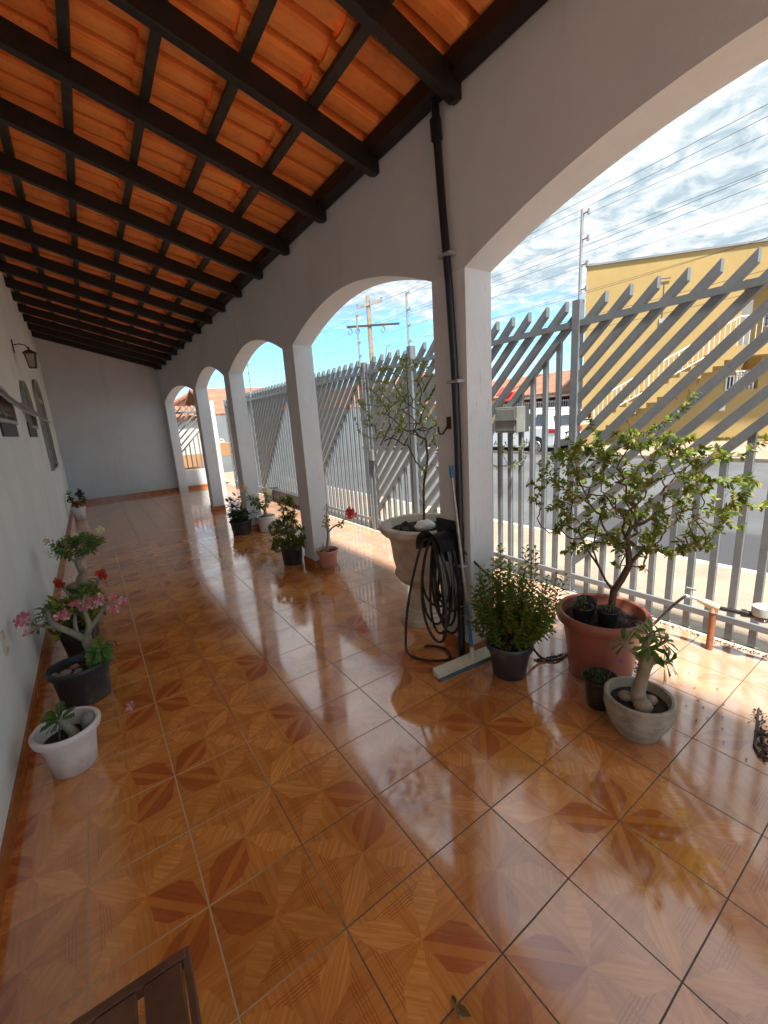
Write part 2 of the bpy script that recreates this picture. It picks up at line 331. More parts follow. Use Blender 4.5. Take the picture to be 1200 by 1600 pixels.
# ---------------------------------------------------------------- mesh helpers
class MB:
    def __init__(s): s.v = []; s.f = []
    def add(s, vs, fs):
        o = len(s.v); s.v += [tuple(x) for x in vs]; s.f += [tuple(i+o for i in f) for f in fs]; return s
    def box(s, a, b):
        x0, y0, z0 = a; x1, y1, z1 = b
        return s.add([(x0,y0,z0),(x1,y0,z0),(x1,y1,z0),(x0,y1,z0),(x0,y0,z1),(x1,y0,z1),(x1,y1,z1),(x0,y1,z1)],
                     [(0,3,2,1),(4,5,6,7),(0,1,5,4),(1,2,6,5),(2,3,7,6),(3,0,4,7)])
    def obox(s, c, ax, ay, az):      # centre and three half-axis vectors
        c = V(c); ax, ay, az = V(ax), V(ay), V(az); vs = []
        for k in (-1, 1):
            for i, j in ((-1,-1),(1,-1),(1,1),(-1,1)): vs.append(c+ax*i+ay*j+az*k)
        return s.add(vs, [(0,3,2,1),(4,5,6,7),(0,1,5,4),(1,2,6,5),(2,3,7,6),(3,0,4,7)])
    def bar(s, p, q, w, h, up=(0, 0, 1)):
        p, q = V(p), V(q); d = (q-p); l = d.length; d.normalize(); side = d.cross(V(up))
        if side.length < 1e-4: side = d.cross(V((1, 0, 0)))
        side.normalize(); u = side.cross(d)
        return s.obox((p+q)/2, d*l/2, side*w/2, u*h/2)
    def tube(s, pts, rad, n=8, cap=True):
        pts = [V(p) for p in pts]; m = len(pts)
        if not hasattr(rad, '__len__'): rad = [rad]*m
        base = len(s.v); ref = None
        for i, p in enumerate(pts):
            d = (pts[min(i+1, m-1)]-pts[max(i-1, 0)])
            d = d.normalized() if d.length > 1e-7 else V((0, 0, 1))
            if ref is None: ref = d.orthogonal().normalized()
            ref = ref-d*ref.dot(d); ref = ref.normalized() if ref.length > 1e-6 else d.orthogonal().normalized(); b = d.cross(ref)
            for k in range(n):
                a = 2*pi*k/n; s.v.append(tuple(p+(ref*cos(a)+b*sin(a))*rad[i]))
        for i in range(m-1):
            for k in range(n):
                a = base+i*n+k; b_ = base+i*n+(k+1) % n; s.f.append((a, b_, b_+n, a+n))
        if cap: s.f.append(tuple(base+k for k in reversed(range(n)))); s.f.append(tuple(base+(m-1)*n+k for k in range(n)))
        return s
    def lathe(s, prof, c=(0, 0, 0), n=40, sx=1., sy=1., ph=0., rag=None):
        base = len(s.v); cx, cy, cz = c
        for i, (r, z) in enumerate(prof):
            for k in range(n):
                a = 2*pi*k/n+ph; rr = r*(rag(a, i) if rag else 1); s.v.append((cx+rr*cos(a)*sx, cy+rr*sin(a)*sy, cz+z))
        for i in range(len(prof)-1):
            for k in range(n):
                a = base+i*n+k; b = base+i*n+(k+1) % n; s.f.append((a, b, b+n, a+n))
        s.f.append(tuple(base+k for k in reversed(range(n)))); s.f.append(tuple(base+(len(prof)-1)*n+k for k in range(n)))
        return s
    def prism(s, poly, d):           # 3-D polygon swept by vector d
        n = len(poly); d = V(d); P = [V(p) for p in poly]
        return s.add(P+[p+d for p in P], [tuple(range(n)), tuple(n+i for i in reversed(range(n)))]+[(i, n+i, n+(i+1) % n, (i+1) % n) for i in range(n)])
    def blob(s, c, r, seed=0, n=8, m=6, j=.15):
        rnd = random.Random(seed); c = V(c); base = len(s.v); rx, ry, rz = r if hasattr(r, '__len__') else (r, r, r)
        for i in range(1, m):
            th = pi*i/m
            for k in range(n):
                a = 2*pi*k/n; q = 1+rnd.uniform(-j, j); s.v.append((c.x+rx*sin(th)*cos(a)*q, c.y+ry*sin(th)*sin(a)*q, c.z+rz*cos(th)*q))
        s.v.append((c.x, c.y, c.z+rz)); s.v.append((c.x, c.y, c.z-rz)); t_, b_ = len(s.v)-2, len(s.v)-1
        for i in range(m-2):
            for k in range(n): a = base+i*n+k; b = base+i*n+(k+1) % n; s.f.append((a, a+n, b+n, b))
        for k in range(n): s.f.append((t_, base+k, base+(k+1) % n)); s.f.append((b_, base+(m-2)*n+(k+1) % n, base+(m-2)*n+k))
        return s
    def leaf(s, p, d, up, l, w, fold=.25, droop=.15, shape=0):
        p, d, up = V(p), V(d).normalized(), V(up); sd = d.cross(up)
        if sd.length < 1e-3: sd = d.orthogonal()
        sd.normalize(); u = sd.cross(d)
        if shape == 0:   # pointed oval
            st = ((.3, .8), (.62, .9))
        elif shape == 1: # widest near the end
            st = ((.35, .45), (.78, 1.))
        else: st = ((.3, 1.), (.65, .75))
        vs = [p]; 
        for t_, ww in st:
            c = p+d*l*t_-u*droop*l*t_*t_
            vs += [c+sd*w/2*ww+u*fold*w*.5*ww, c, c-sd*w/2*ww+u*fold*w*.5*ww]
        vs.append(p+d*l-u*droop*l)
        return s.add(vs, [(0,1,2),(0,2,3),(1,4,5,2),(2,5,6,3),(4,7,5),(5,7,6)])

def obj(name, mb, mat, parent=None, smooth=False, world=False, bevel=0.):
    me = bpy.data.meshes.new(name); vs = mb.v
    if parent is not None and world:
        b = parent
        off = V((0, 0, 0))
        while b is not None: off += V(b.location); b = b.parent
        vs = [(x-off.x, y-off.y, z-off.z) for x, y, z in vs]
    me.from_pydata(vs, [], mb.f); me.materials.append(mat if not isinstance(mat, str) else M_[mat])
    bm = bmesh.new(); bm.from_mesh(me); bmesh.ops.recalc_face_normals(bm, faces=bm.faces); bm.to_mesh(me); bm.free()
    if smooth:
        me.polygons.foreach_set('use_smooth', [True]*len(me.polygons))
        if smooth is True or smooth > 0:
            try: me.set_sharp_from_angle(angle=radians(45))
            except Exception: pass
    o = bpy.data.objects.new(name, me); C.objects.link(o)
    if bevel: m = o.modifiers.new('bevel', 'BEVEL'); m.width = bevel; m.segments = 2; m.limit_method = 'ANGLE'; m.angle_limit = radians(40)
    if parent is not None: o.parent = parent
    return o
def tag(o, label, cat, group=None, kind=None):
    o['label'] = label; o['category'] = cat
    if group: o['group'] = group
    if kind: o['kind'] = kind
    return o
def thing(name, label, cat, loc=(0, 0, 0), group=None):
    o = bpy.data.objects.new(name, None); C.objects.link(o); o.location = loc; o.empty_display_size = .1
    return tag(o, label, cat, group)
def struct(name, mb, mat, label, cat, **k):
    o = obj(name, mb, mat, **k); o['kind'] = 'structure'; o['label'] = label; o['category'] = cat; return o

# ---------------------------------------------------------------- ground, street
struct('ground', MB().box((-300, -300, -.8), (400, 400, -.36)), 'earth', 'bare earth ground under the whole street', 'ground')
def sheet(x0, x1, y0, y1, z, z1=None, nx=1, ny=1):
    mb = MB(); z1 = z if z1 is None else z1
    mb.add([(x0,y0,z),(x1,y0,z1),(x1,y1,z1),(x0,y1,z),(x0,y0,z-.3),(x1,y0,z1-.3),(x1,y1,z1-.3),(x0,y1,z-.3)], [(0,1,2,3),(0,4,5,1),(1,5,6,2),(2,6,7,3),(3,7,4,0),(4,7,6,5)]); return mb
floor_ = struct('porch_floor', sheet(-.25, 3.36, -9, 11.45, 0), 'tile', 'glossy orange tiles printed with a parquet star pattern', 'floor')
struct('threshold', sheet(3.36, 3.56, -9, 11.45, -.006), 'sill', 'worn cement strip under the metal fence', 'threshold')
struct('pavement', sheet(3.56, 5.12, -12, 15.5, -.055, -.10), 'walk', 'cracked beige cement pavement outside the fence', 'pavement')
struct('kerb', sheet(5.12, 5.24, -12, 15.5, -.10, -.11), 'sill', 'cement kerb between pavement and street', 'kerb')
struct('road', MB().box((5.24, -60, -.5), (14.3, 60, -.22)), 'asphalt', 'grey asphalt street with a darker patch near the kerb', 'road')
struct('side_road', MB().box((-30, 15.8, -.5), (5.24, 16.9, -.224)), 'asphalt', 'strip of grey asphalt across the end of the yard', 'road')
struct('far_pavement', sheet(14.3, 19.5, -40, 60, -.12), 'walk', 'pale pavement on the far side of the street', 'pavement')

# ---------------------------------------------------------------- house wall (left)
hw = thing('house_wall', 'tall pale grey plastered wall along the left side of the porch', 'wall', (-.25, 3, 0))
obj('wall', MB().box((-.5, -5, -.3), (-.25, 11.55, 4.1)), 'housewall', hw, world=True)
obj('skirting', MB().box((-.25, -5, 0), (-.238, 11.3, .085)), 'skirt', hw, world=True)
obj('house_body', MB().box((-9, -5, -.3), (-.51, 11.5, 4.05)), 'housewall', hw, world=True)
def arch_pts(yc, half, z0, zs, rise, n=14):
    P = [(yc-half, z0), (yc+half, z0)]
    for i in range(n+1):
        a = pi*i/n; P.append((yc+half*cos(a), zs+rise*sin(a)))
    return P
def arched_window(yc, half, z0, zs, rise, x, open_panel=0.):
    fr = MB(); P = arch_pts(yc, half, z0, zs, rise)
    for i in range(len(P)):
        (y0, a), (y1, b) = P[i], P[(i+1) % len(P)]
        fr.bar((x+.012, y0, a), (x+.012, y1, b), .028, .05, (1, 0, 0))
    fr.box((x+.002, yc-half, zs-.03), (x+.022, yc+half, zs+.03)); fr.box((x+.003, yc-.015, z0), (x+.02, yc+.015, zs))
    f = obj('window', fr, 'frame', hw, world=True)
    pane = MB().prism([(x+.004, y, z) for y, z in P], (.004, 0, 0)); obj('pane', pane, 'glass', f, world=True)
    return f
f1 = arched_window(8.1, .65, 1.07, 2.18, .30, -.25)
f2 = arched_window(5.95, .42, 1.70, 1.90, .34, -.25); f3 = arched_window(3.75, .5, 1.70, 1.82, .15, -.25)
for yc, f in ((5.9, f2), (3.9, f3)):   # tilted vent leaves pushed out at the bottom
    m = MB().obox((-.165, yc, 1.86), (.085, 0, -.10), (0, .56, 0), (.006, 0, .005)); obj('vent_leaf', m, 'frame', f, world=True)
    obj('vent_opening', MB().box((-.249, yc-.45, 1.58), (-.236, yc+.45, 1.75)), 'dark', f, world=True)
# wall lantern
ln = thing('wall_lantern', 'rusty iron wall lantern hanging high on the left wall', 'lamp', (-.25, 6.0, 2.66))
obj('wall_plate', MB().box((0, -.03, -.09), (.012, .03, .09)), 'iron', ln)
obj('arm', MB().tube([(.01, 0, .02), (.08, 0, .035), (.145, 0, .02), (.175, 0, -.03), (.18, 0, -.06)], .008, 8), 'iron', ln, smooth=True)
bd = MB().lathe([(.012, .05), (.03, .045), (.115, 0), (.115, -.012)], (.18, 0, -.09), 4, ph=pi/4)
for a in range(4):
    c, s = cos(pi/4+a*pi/2), sin(pi/4+a*pi/2); bd.bar((.18+.09*c, .09*s, -.10), (.18+.055*c, .055*s, -.30), .012, .012)
    c2, s2 = cos(pi/4+(a+1)*pi/2), sin(pi/4+(a+1)*pi/2); bd.bar((.18+.057*c, .057*s, -.30), (.18+.057*c2, .057*s2, -.30), .013, .013)
bd.lathe([(.004, 0), (.012, .02), (.004, .05)], (.18, 0, -.045), 8)
lc = obj('lantern_cage', bd, 'iron', ln); obj('glass', MB().lathe([(.047, -.295), (.08, -.105)], (.18, 0, 0), 4, ph=pi/4), 'lampglass', lc)
ln.scale = (.82, .82, .82)
sw = thing('light_switch', 'cream light switch plate low on the left wall', 'switch', (-.25, 1.78, .55))
obj('plate', MB().box((0, -.035, -.06), (.009, .035, .06)), 'ivory', sw, bevel=.003); obj('rocker', MB().box((.009, -.012, -.02), (.013, .012, .02)), 'white', sw)

# ---------------------------------------------------------------- back wall, arcade
bw = thing('back_wall', 'plain grey plastered wall closing the far end of the porch', 'wall', (1, 11.3, 0))
obj('wall', MB().box((-.25, 11.3, -.3), (2.24, 11.5, 3.95)), 'wall', bw, world=True)
obj('skirting', MB().box((-.238, 11.288, 0), (2.24, 11.3, .09)), 'skirt', bw, world=True)
aw = thing('arcade_wall', 'grey plastered arcade wall with five low arches on square columns', 'arcade wall', (2.145, 3, 0))
X0, X1 = 2.045, 2.245; ZS = 2.268; ZT = 3.09
cols = [(-3.1, -2.84), (-1.98, -1.72), (.78, 1.04), (3.04, 3.30), (5.27, 5.53), (7.44, 7.68), (10.98, 11.3)]
prof = []
for i in range(len(cols)):
    a, b = cols[i]
    prof += [(a, ZS), (b, ZS)]
    if i+1 < len(cols):
        c0, c1 = b, cols[i+1][0]; n = 28; mid = (c0+c1)/2; h = (c1-c0)/2; rise = .14 if h < .6 else .235 if h < 1.2 else .29 if h < 1.3 else .2
        for k in range(1, n): 
            tt = -cos(pi*k/n); prof.append((mid+h*tt, ZS+rise*(1-abs(tt)**1.85)))
mb = MB()
for i in range(len(prof)-1):
    (y0, z0), (y1, z1) = prof[i], prof[i+1]
    q = [(X0,y0,z0),(X0,y1,z1),(X0,y1,ZT),(X0,y0,ZT),(X1,y0,z0),(X1,y1,z1),(X1,y1,ZT-.02),(X1,y0,ZT-.02)]
    mb.add(q, [(0,3,2,1),(4,5,6,7),(0,1,5,4),(3,7,6,2)]+([(0,4,7,3)] if i == 0 else []))
def weld(mb):
    d = {}; nv = []; mp = []
    for v in mb.v:
        k = tuple(round(x, 4) for x in v)
        if k not in d: d[k] = len(nv); nv.append(v)
        mp.append(d[k])
    r = MB(); r.v = nv; r.f = [tuple(mp[i] for i in f) for f in mb.f]; return r
obj('arch_wall', weld(mb), 'wall', aw, world=True)
for i, (a, b) in enumerate(cols[:-1]):
    cm = MB(); g = .0; nz = 10
    c = obj('column', MB().box((X0, a, -.02), (X1, b, ZS)), 'column', aw, world=True)
    obj('skirting', MB().box((X0-.012, a-.012, 0), (X1+.012, b+.012, .088)), 'skirt', c, world=True)
obj('column', MB().box((X0, 11.0, 0), (X1, 11.29, ZS)), 'column', aw, world=True)

# ---------------------------------------------------------------- porch roof
SL = .277; zb = lambda x: 2.98+SL*(2.045-x)
rf = thing('porch_roof', 'sloping roof of orange clay tiles on dark rafters and battens', 'roof', (1, 3, 3.2))
y = .798-.703*5
rv = V((1, 0, -SL)).normalized()
while y < 11.25:
    x1 = 2.043; x0 = -.25
    P = [(x0, y, zb(x0)), (x1-.04, y, zb(x1-.04)), (x1, y, zb(x1)+.02), (x1, y, zb(x1)+.125), (x0, y, zb(x0)+.125)]
    obj('rafter', MB().prism([(px, y-.026, pz) for px, _, pz in P], (0, .052, 0)), 'rafter', rf, world=True, bevel=.003)
    y += .703
bx = [2.045-.06-.36*k for k in range(7)]
for x in bx[1:]:
    zz = zb(x)+.127; obj('batten', MB().obox((x, 4.25, zz+.022), (.024, 0, -.024*SL), (0, 7.04, 0), (.006, 0, .022)), 'batten', rf, world=True)
obj('wall_plate', MB().obox((2.0, 4.25, zb(2.0)+.125), (.035, 0, -.01), (0, 7.04, 0), (0, 0, .045)), 'rafter', rf, world=True)
# tile courses: pans and covers running down the slope
tl = MB(); rnd = random.Random(4); pitch = .1758
edges = [2.34]+[b-.008 for b in bx[1:]]+[-.35]
def prof_y(u):   # one tile: flat pan then raised roll
    return [(0, .0), (.006, -.010), (.055, -.016), (.104, -.010), (.114, .004), (.1145, .07), (.127, .118), (.155, .118), (.1685, .07), (.169, .010), (pitch, 0)]
for ci in range(len(edges)-1):
    xa, xb = edges[ci], edges[ci+1]-.05
    y = -2.85
    while y < 11.3:
        dz = rnd.uniform(-.004, .004); dx = rnd.uniform(-.006, .006)
        pr = prof_y(0); vs = []; fs = []
        for (xx, lift, th) in ((xa+dx, .040, 0), (xb, .004, 0), (xa+dx, .056, 1), (xb, .020, 1)):
            for (yy, zz) in pr: vs.append((xx, y+yy, zb(xx)+.175+lift+zz+dz))
        n = len(pr)
        for k in range(n-1):
            fs.append((k, k+1, n+k+1, n+k)); fs.append((2*n+k, 3*n+k, 3*n+k+1, 2*n+k+1)); fs.append((k, 2*n+k, 2*n+k+1, k+1))
        fs.append((0, n, 3*n, 2*n)); fs.append((n-1, 3*n-1, 4*n-1, 2*n-1))
        tl.add(vs, fs); y += pitch
obj('tile_covering', tl, 'clay', rf, world=True)

# ---------------------------------------------------------------- fence
FX = 3.42; ZTOP = 2.115; ZTIP = 2.255; ZBOT = .14; DS = .165; VS = .121
def panel(par, ya, yb, base=.26, zlo=.0, zt=ZTOP, gate=False, vsp=VS, x=FX, only=None):
    """ya > yb; diagonals climb towards the smaller y"""
    m = MB(); W, D_ = .052, .022
    k = 1; b = None
    c0 = ya+base                                   # y + z on the lowest diagonal
    n = 0
    while True:
        c = c0+n*DS
        y_hi = min(ya, c-(ZBOT+.05)); z_hi = c-y_hi
        z_end = ZTIP; y_end = c-z_end
        if y_hi <= yb or z_hi > ZTIP: break
        if y_end < yb: y_end = yb; z_end = c-yb
        if z_hi < z_end-.02:
            p, q = V((x, y_hi, z_hi)), V((x, y_end, z_end))
            # sheared end caps cut level as in the tubes
            o = W*.72
            m.add([(x-D_, p.y, p.z-o), (x+D_, p.y, p.z-o), (x+D_, p.y, p.z+o), (x-D_, p.y, p.z+o), (x-D_, q.y, q.z-o), (x+D_, q.y, q.z-o), (x+D_, q.y, q.z+o), (x-D_, q.y, q.z+o)],
                  [(0,1,2,3),(4,7,6,5),(0,4,5,1),(1,5,6,2),(2,6,7,3),(3,7,4,0)])
        n += 1
    nb = max(1, round((ya-yb)/vsp)); 
    for i in range(1, nb):
        y = ya-(ya-yb)*i/nb; top = min(c0-y-.02, zt)
        if top > zlo+.1: m.box((x-.013, y-.019, zlo), (x+.019, y+.019, top))
    b = obj('bar_panel', m, 'fence', par, world=True, bevel=.002)
    r = MB(); r.box((x-.030, yb, zt-.022), (x-.0135, ya, zt+.022)); obj('top_rail', r, 'fence', par, world=True)
    r = MB(); r.box((x-.034, yb, ZBOT-.02), (x-.0140, ya, ZBOT+.02)); obj('bottom_rail', r, 'fence', par, world=True)
def post(par, y, h=2.28, x=FX, w=.03):
    obj('post', MB().box((x-w-.006, y-w, -.02), (x+w, y+w, h)), 'fence', par, world=True, bevel=.003)
fn = thing('metal_fence', 'grey metal fence of slanted and upright bars on the street side', 'fence', (FX, .97, 0))
bounds = [(-4.8, -2.95), (-2.95, -.99), (-.99, .97), (.97, 2.92)]
for a, b in bounds: panel(fn, b-.03, a+.03)
for y in (-4.8, -2.95, -.99, .97): post(fn, y)
post(fn, 2.95, 2.29, w=.035)
fn2 = thing('metal_fence', 'grey metal fence stretch beyond the gate, pattern of slanted bars with a V', 'fence', (FX, 6, 0))
panel(fn2, 5.84, 3.95, .33); panel(fn2, 8.57, 5.90, .12); panel(fn2, 10.70, 8.63, .26)
for y in (3.93, 5.87, 8.6, 10.72): post(fn2, y, 2.25)
gt = thing('metal_gate', 'narrow grey metal gate of slanted bars behind the stone urn', 'gate', (FX, 3.4, 0))
panel(gt, 3.82, 3.05, .30); 
for y in (3.845, 3.03): obj('gate_stile', MB().box((FX-.028, y-.02, .03), (FX+.025, y+.02, 2.22)), 'fence', gt, world=True, bevel=.002)
obj('lock', MB().box((FX-.06, 3.80, .98), (FX-.03, 3.87, 1.12)), 'fence_dirty', gt, world=True)
# rear fence on its low wall
lw = thing('low_wall', 'low grey wall at the far end with an orange skirting', 'wall', (2.7, 11.4, 0))
obj('wall', MB().box((2.245, 11.3, -.3), (3.16, 11.42, .50)), 'wall', lw, world=True); obj('skirting', MB().box((2.245, 11.288, 0), (3.16, 11.3, .085)), 'skirt', lw, world=True)
rfn = thing('rear_fence', 'short grey fence of slanted bars standing on the low wall', 'fence', (2.7, 11.36, .5))
m = MB()
for i in range(8):
    c = .62+.165*i-.0                     # z - x offset of each slanted bar
    xa, xb = 2.27, 3.12; za = c+.35
    x_end = min(xb, xa+(2.16-za)); 
    if x_end > xa+.05: m.bar((xa, 11.36, za), (x_end, 11.36, za+(x_end-xa)), .03, .035, (0, 1, 0))
for i in range(8):
    x = 2.27+.12*i; m.box((x-.012, 11.345, .54), (x+.012, 11.372, min(2.0, .97+(x-2.27))))
obj('bar_panel', m, 'fence', rfn, world=True)
obj('top_rail', MB().box((2.25, 11.33, 1.98), (3.14, 11.344, 2.03)), 'fence', rfn, world=True); obj('bottom_rail', MB().box((2.25, 11.33, .53), (3.14, 11.344, .57)), 'fence', rfn, world=True)
tag(obj('corner_post', MB().box((3.17, 11.30, 0), (3.27, 11.40, 2.28)), 'white', bevel=.006), 'tall white square post at the far corner of the yard', 'post')
# mailbox
mbx = thing('mailbox', 'grey metal mailbox fixed to the fence bars', 'mailbox', (3.36, 1.55, 1.44))
obj('box', MB().box((-.05, -.118, -.11), (.12, .118, .11)), 'fence_dirty', mbx, bevel=.004)
obj('flap', MB().box((-.058, -.10, .012), (-.051, .10, .092)), 'fence_dirty', mbx, bevel=.002); obj('door', MB().box((-.058, -.10, -.095), (-.051, .10, -.006)), 'fence_dirty', mbx, bevel=.002)
obj('lip', MB().box((-.066, -.118, -.004), (-.051, .118, .010)), 'fence_dirty', mbx)
# electric fence masts
G_em = 'thin masts carrying the electric fence wires'
for (y, lab) in ((.97, 'thin mast with insulators on the fence post nearest the camera'), (3.0, 'thin mast with insulators on the right post of the gate'), (4.05, 'thin mast with insulators on the left post of the gate'), (8.6, 'thin mast above the fence far down the yard')):
    em = thing('electric_fence_mast', lab, 'mast', (FX+.01, y, 2.25), G_em)
    obj('tube', MB().tube([(0, 0, -.1), (0, .0, .62)], .011, 8), 'galv', em, smooth=True)
    for k in range(4):
        z = .08+.165*k; obj('insulator', MB().tube([(0, -.008, z+.02), (.0, -.05, z+.02)], .007, 6).tube([(0, -.05, z+.0), (0, -.05, z+.035)], .011, 8), 'galv', em, smooth=True)

# ---------------------------------------------------------------- plants
def arc(a, b, sag, n=6):
    a, b = V(a), V(b); return [a.lerp(b, i/n)+V((0, 0, -sag*4*(i/n)*(1-i/n))) for i in range(n+1)]
def rdir(rnd, zmin=-1.):
    while True:
        v = V((rnd.uniform(-1, 1), rnd.uniform(-1, 1), rnd.uniform(-1, 1)))
        if .05 < v.length < 1 and v.normalized().z >= zmin: return v.normalized()
def grow(skel, targets, rnd, step=.05, rtip=.0018, ex=.46, jit=.3, rmax=.05):
    """skel: list of (pos, parent).  Grows twigs from the skeleton to every target."""
    P = [V(p) for p, _ in skel]; par = [q for _, q in skel]; base = P[0].copy(); ends = []
    for tg in sorted([V(t) for t in targets], key=lambda t: (t-base).length):
        best = min(range(len(P)), key=lambda i: (P[i]-tg).length+.25*(P[i]-base).length*.3+(0.5 if P[i].z > tg.z+.05 else 0))
        cur = best; p = P[best].copy(); n = max(1, int((tg-p).length/step)); st = p.copy(); off = rdir(rnd)*(tg-p).length*jit*.3
        for k in range(1, n+1):
            f = k/n; q = st.lerp(tg, f)+off*4*f*(1-f)*.5+rdir(rnd)*step*.16; P.append(q); par.append(cur); cur = len(P)-1
        ends.append(cur)
    cnt = [0]*len(P)
    for e in ends:
        i = e
        while i is not None and i >= 0: cnt[i] += 1; i = par[i] if par[i] is not None else -1
    ch = [[] for _ in P]
    for i, q in enumerate(par):
        if q is not None: ch[q].append(i)
    rad = [min(rmax, rtip*max(1, c)**ex) for c in cnt]
    mb = MB(); stack = [(0, None)]
    while stack:
        i, pr = stack.pop(); chain = [i]; 
        if pr is not None: chain = [pr, i]
        while True:
            cs = sorted(ch[chain[-1]], key=lambda k: -cnt[k])
            if not cs: break
            for o in cs[1:]: stack.append((o, chain[-1]))
            chain.append(cs[0])
        if len(chain) > 1:
            rr = [rad[k] for k in chain]; 
            if pr is not None: rr[0] = rr[1]
            mb.tube([P[k] for k in chain], rr, 7 if max(rr) > .006 else 4, cap=False)
    return mb, P, par, cnt, ends
def leaves_on(P, par, cnt, rnd, mb, per, l, w, maxc=3, shape=0, fold=.25, droop=.2, only_z=None):
    for i in range(1, len(P)):
        if cnt[i] <= maxc and par[i] is not None:
            d = (P[i]-P[par[i]])
            if d.length < 1e-5: continue
            d.normalize()
            for k in range(per if rnd.random() < .85 else max(1, per-1)):
                r = rdir(rnd); r = (r-d*r.dot(d)); 
                if r.length < .05: continue
                r.normalize(); dd = (d*rnd.uniform(.2, .9)+r+V((0, 0, rnd.uniform(-.25, .25)))).normalized()
                up = V((0, 0, 1))+rdir(rnd)*.7
                s = rnd.uniform(.65, 1.2); mb.leaf(P[i].lerp(P[par[i]], rnd.random()), dd, up, l*s, w*s, fold, droop, shape)
def rosette(mb, p, ax, rnd, n, l, w, spread=.9, shape=1, droop=.3):
    ax = V(ax).normalized(); o = ax.orthogonal().normalized(); b = ax.cross(o)
    for k in range(n):
        a = k*2.4+rnd.uniform(-.3, .3); e = spread*(.55+.55*(1-k/n)); r = o*cos(a)+b*sin(a)
        d = (ax*(1-e*.75)+r*e).normalized(); s = rnd.uniform(.75, 1.1)*(.65+.35*(1-k/n)); mb.leaf(V(p)-ax*(.012*(n-k)/n*2), d, ax+V((0, 0, .5)), l*s, w*s, .2, droop, shape)
def flower(mb, p, ax, rnd, r=.035, n=5):
    ax = V(ax).normalized(); o = ax.orthogonal().normalized(); b = ax.cross(o)
    for k in range(n):
        a = 2*pi*k/n+rnd.uniform(-.1, .1); d = (ax*.35+(o*cos(a)+b*sin(a))).normalized(); mb.leaf(V(p), d, ax, r, r*.78, .15, .25, 1)
def flower_cluster(mb, p, rnd, n, spread, r, toward=V((-.3, -.7, .6))):
    for k in range(n):
        q = V(p)+rdir(rnd)*spread; flower(mb, q, (toward+rdir(rnd)*.7), rnd, r)

def dirty(m_):
    t = m_.node_tree; b = t.nodes['Principled BSDF']; src = b.inputs['Base Color'].links[0].from_socket
    tcn = t.nodes.new('ShaderNodeTexCoord'); n = t.nodes.new('ShaderNodeTexNoise'); n.inputs['Scale'].default_value = 7; n.inputs['Detail'].default_value = 6; n.inputs['Roughness'].default_value = .7; t.links.new(tcn.outputs['Object'], n.inputs['Vector'])
    mr = t.nodes.new('ShaderNodeMapRange'); mr.interpolation_type = 'SMOOTHSTEP'; mr.inputs[1].default_value = .48; mr.inputs[2].default_value = .72; mr.inputs[4].default_value = .45; t.links.new(n.outputs[0], mr.inputs[0])
    mx = t.nodes.new('ShaderNodeMix'); mx.data_type = 'RGBA'; t.links.new(mr.outputs[0], mx.inputs[0]); t.links.new(src, mx.inputs[6]); mx.inputs[7].default_value = (.22, .17, .12, 1); t.links.new(mx.outputs[2], b.inputs['Base Color'])
for k_ in ('pot_white', 'pot_grey', 'pot_black', 'pot_red', 'pot_terra', 'urn', 'concrete', 'rubber'): dirty(M_[k_])
def pot(par, rt, rb, h, mat, rim=.02, rimh=.03, soil=.035, n=44, sx=1., sy=1., groove=True, z0=0., name='pot'):
    pr = [(rb*.92, z0), (rb, z0+.006), (rb+(rt-rim-rb)*.5, z0+h*.5)]
    pr += [(rt-rim, z0+h-rimh-.004), (rt-rim*.2, z0+h-rimh), (rt, z0+h-rimh*.6), (rt, z0+h-rimh*.25), (rt-rim*.35, z0+h), (rt-rim*.9, z0+h-.004), (rt-rim-.006, z0+h-rimh), (rt-rim-.012, z0+h-soil-.012), (0.01, z0+h-soil-.012)]
    p = obj(name, MB().lathe(pr, n=n, sx=sx, sy=sy), mat, par, smooth=True)
    rs = (rt-rim-.009); sm = MB(); rnd = random.Random(int(rt*1000)); base = 0; rings = [0, .35, .7, 1.]
    vs = [(0, 0, z0+h-soil)]; fs = []
    for i, q in enumerate(rings[1:]):
        for k in range(18): a = 2*pi*k/18; vs.append((rs*q*cos(a)*sx, rs*q*sin(a)*sy, z0+h-soil+rnd.uniform(-.004, .006)*(1 if q < 1 else 0)))
    for k in range(18): fs.append((0, 1+k, 1+(k+1) % 18))
    for i in range(2):
        for k in range(18): a = 1+i*18+k; b = 1+i*18+(k+1) % 18; fs.append((a, a+18, b+18, b))
    sm.add(vs, fs); 
    for k in range(26):
        a = rnd.uniform(0, 6.28); q = rs*sqrt(rnd.random())*.9; sm.blob((q*cos(a)*sx, q*sin(a)*sy, z0+h-soil+.002), rnd.uniform(.003, .008), k, 5, 4)
    obj('soil', sm, 'soil', par); return p

# -- big tree in the faded red pot
tr = thing('potted_tree', 'small round-crowned tree in a large faded red pot by the fence', 'potted tree', (2.50, .21, 0))
pot(tr, .245, .165, .385, M_['pot_red'], .035, .055, .06)
rnd = random.Random(11)
z0 = .33
skel = [((.03, -.03, z0), None), ((.03, -.035, .42), 0), ((.035, -.04, .50), 1),
        ((.015, .0, .56), 2), ((-.005, .03, .64), 3), ((-.03, .085, .73), 4), ((-.04, .13, .82), 5), ((-.02, .06, .74), 4), ((-.01, .05, .84), 7), ((.0, .04, .93), 8),
        ((.05, -.07, .57), 2), ((.065, -.10, .66), 10), ((.085, -.15, .75), 11), ((.10, -.20, .83), 12), ((.13, -.26, .90), 13), ((.06, -.09, .76), 11), ((.05, -.06, .86), 15), ((.06, -.08, .96), 16), ((-.06, .19, .86), 6)]
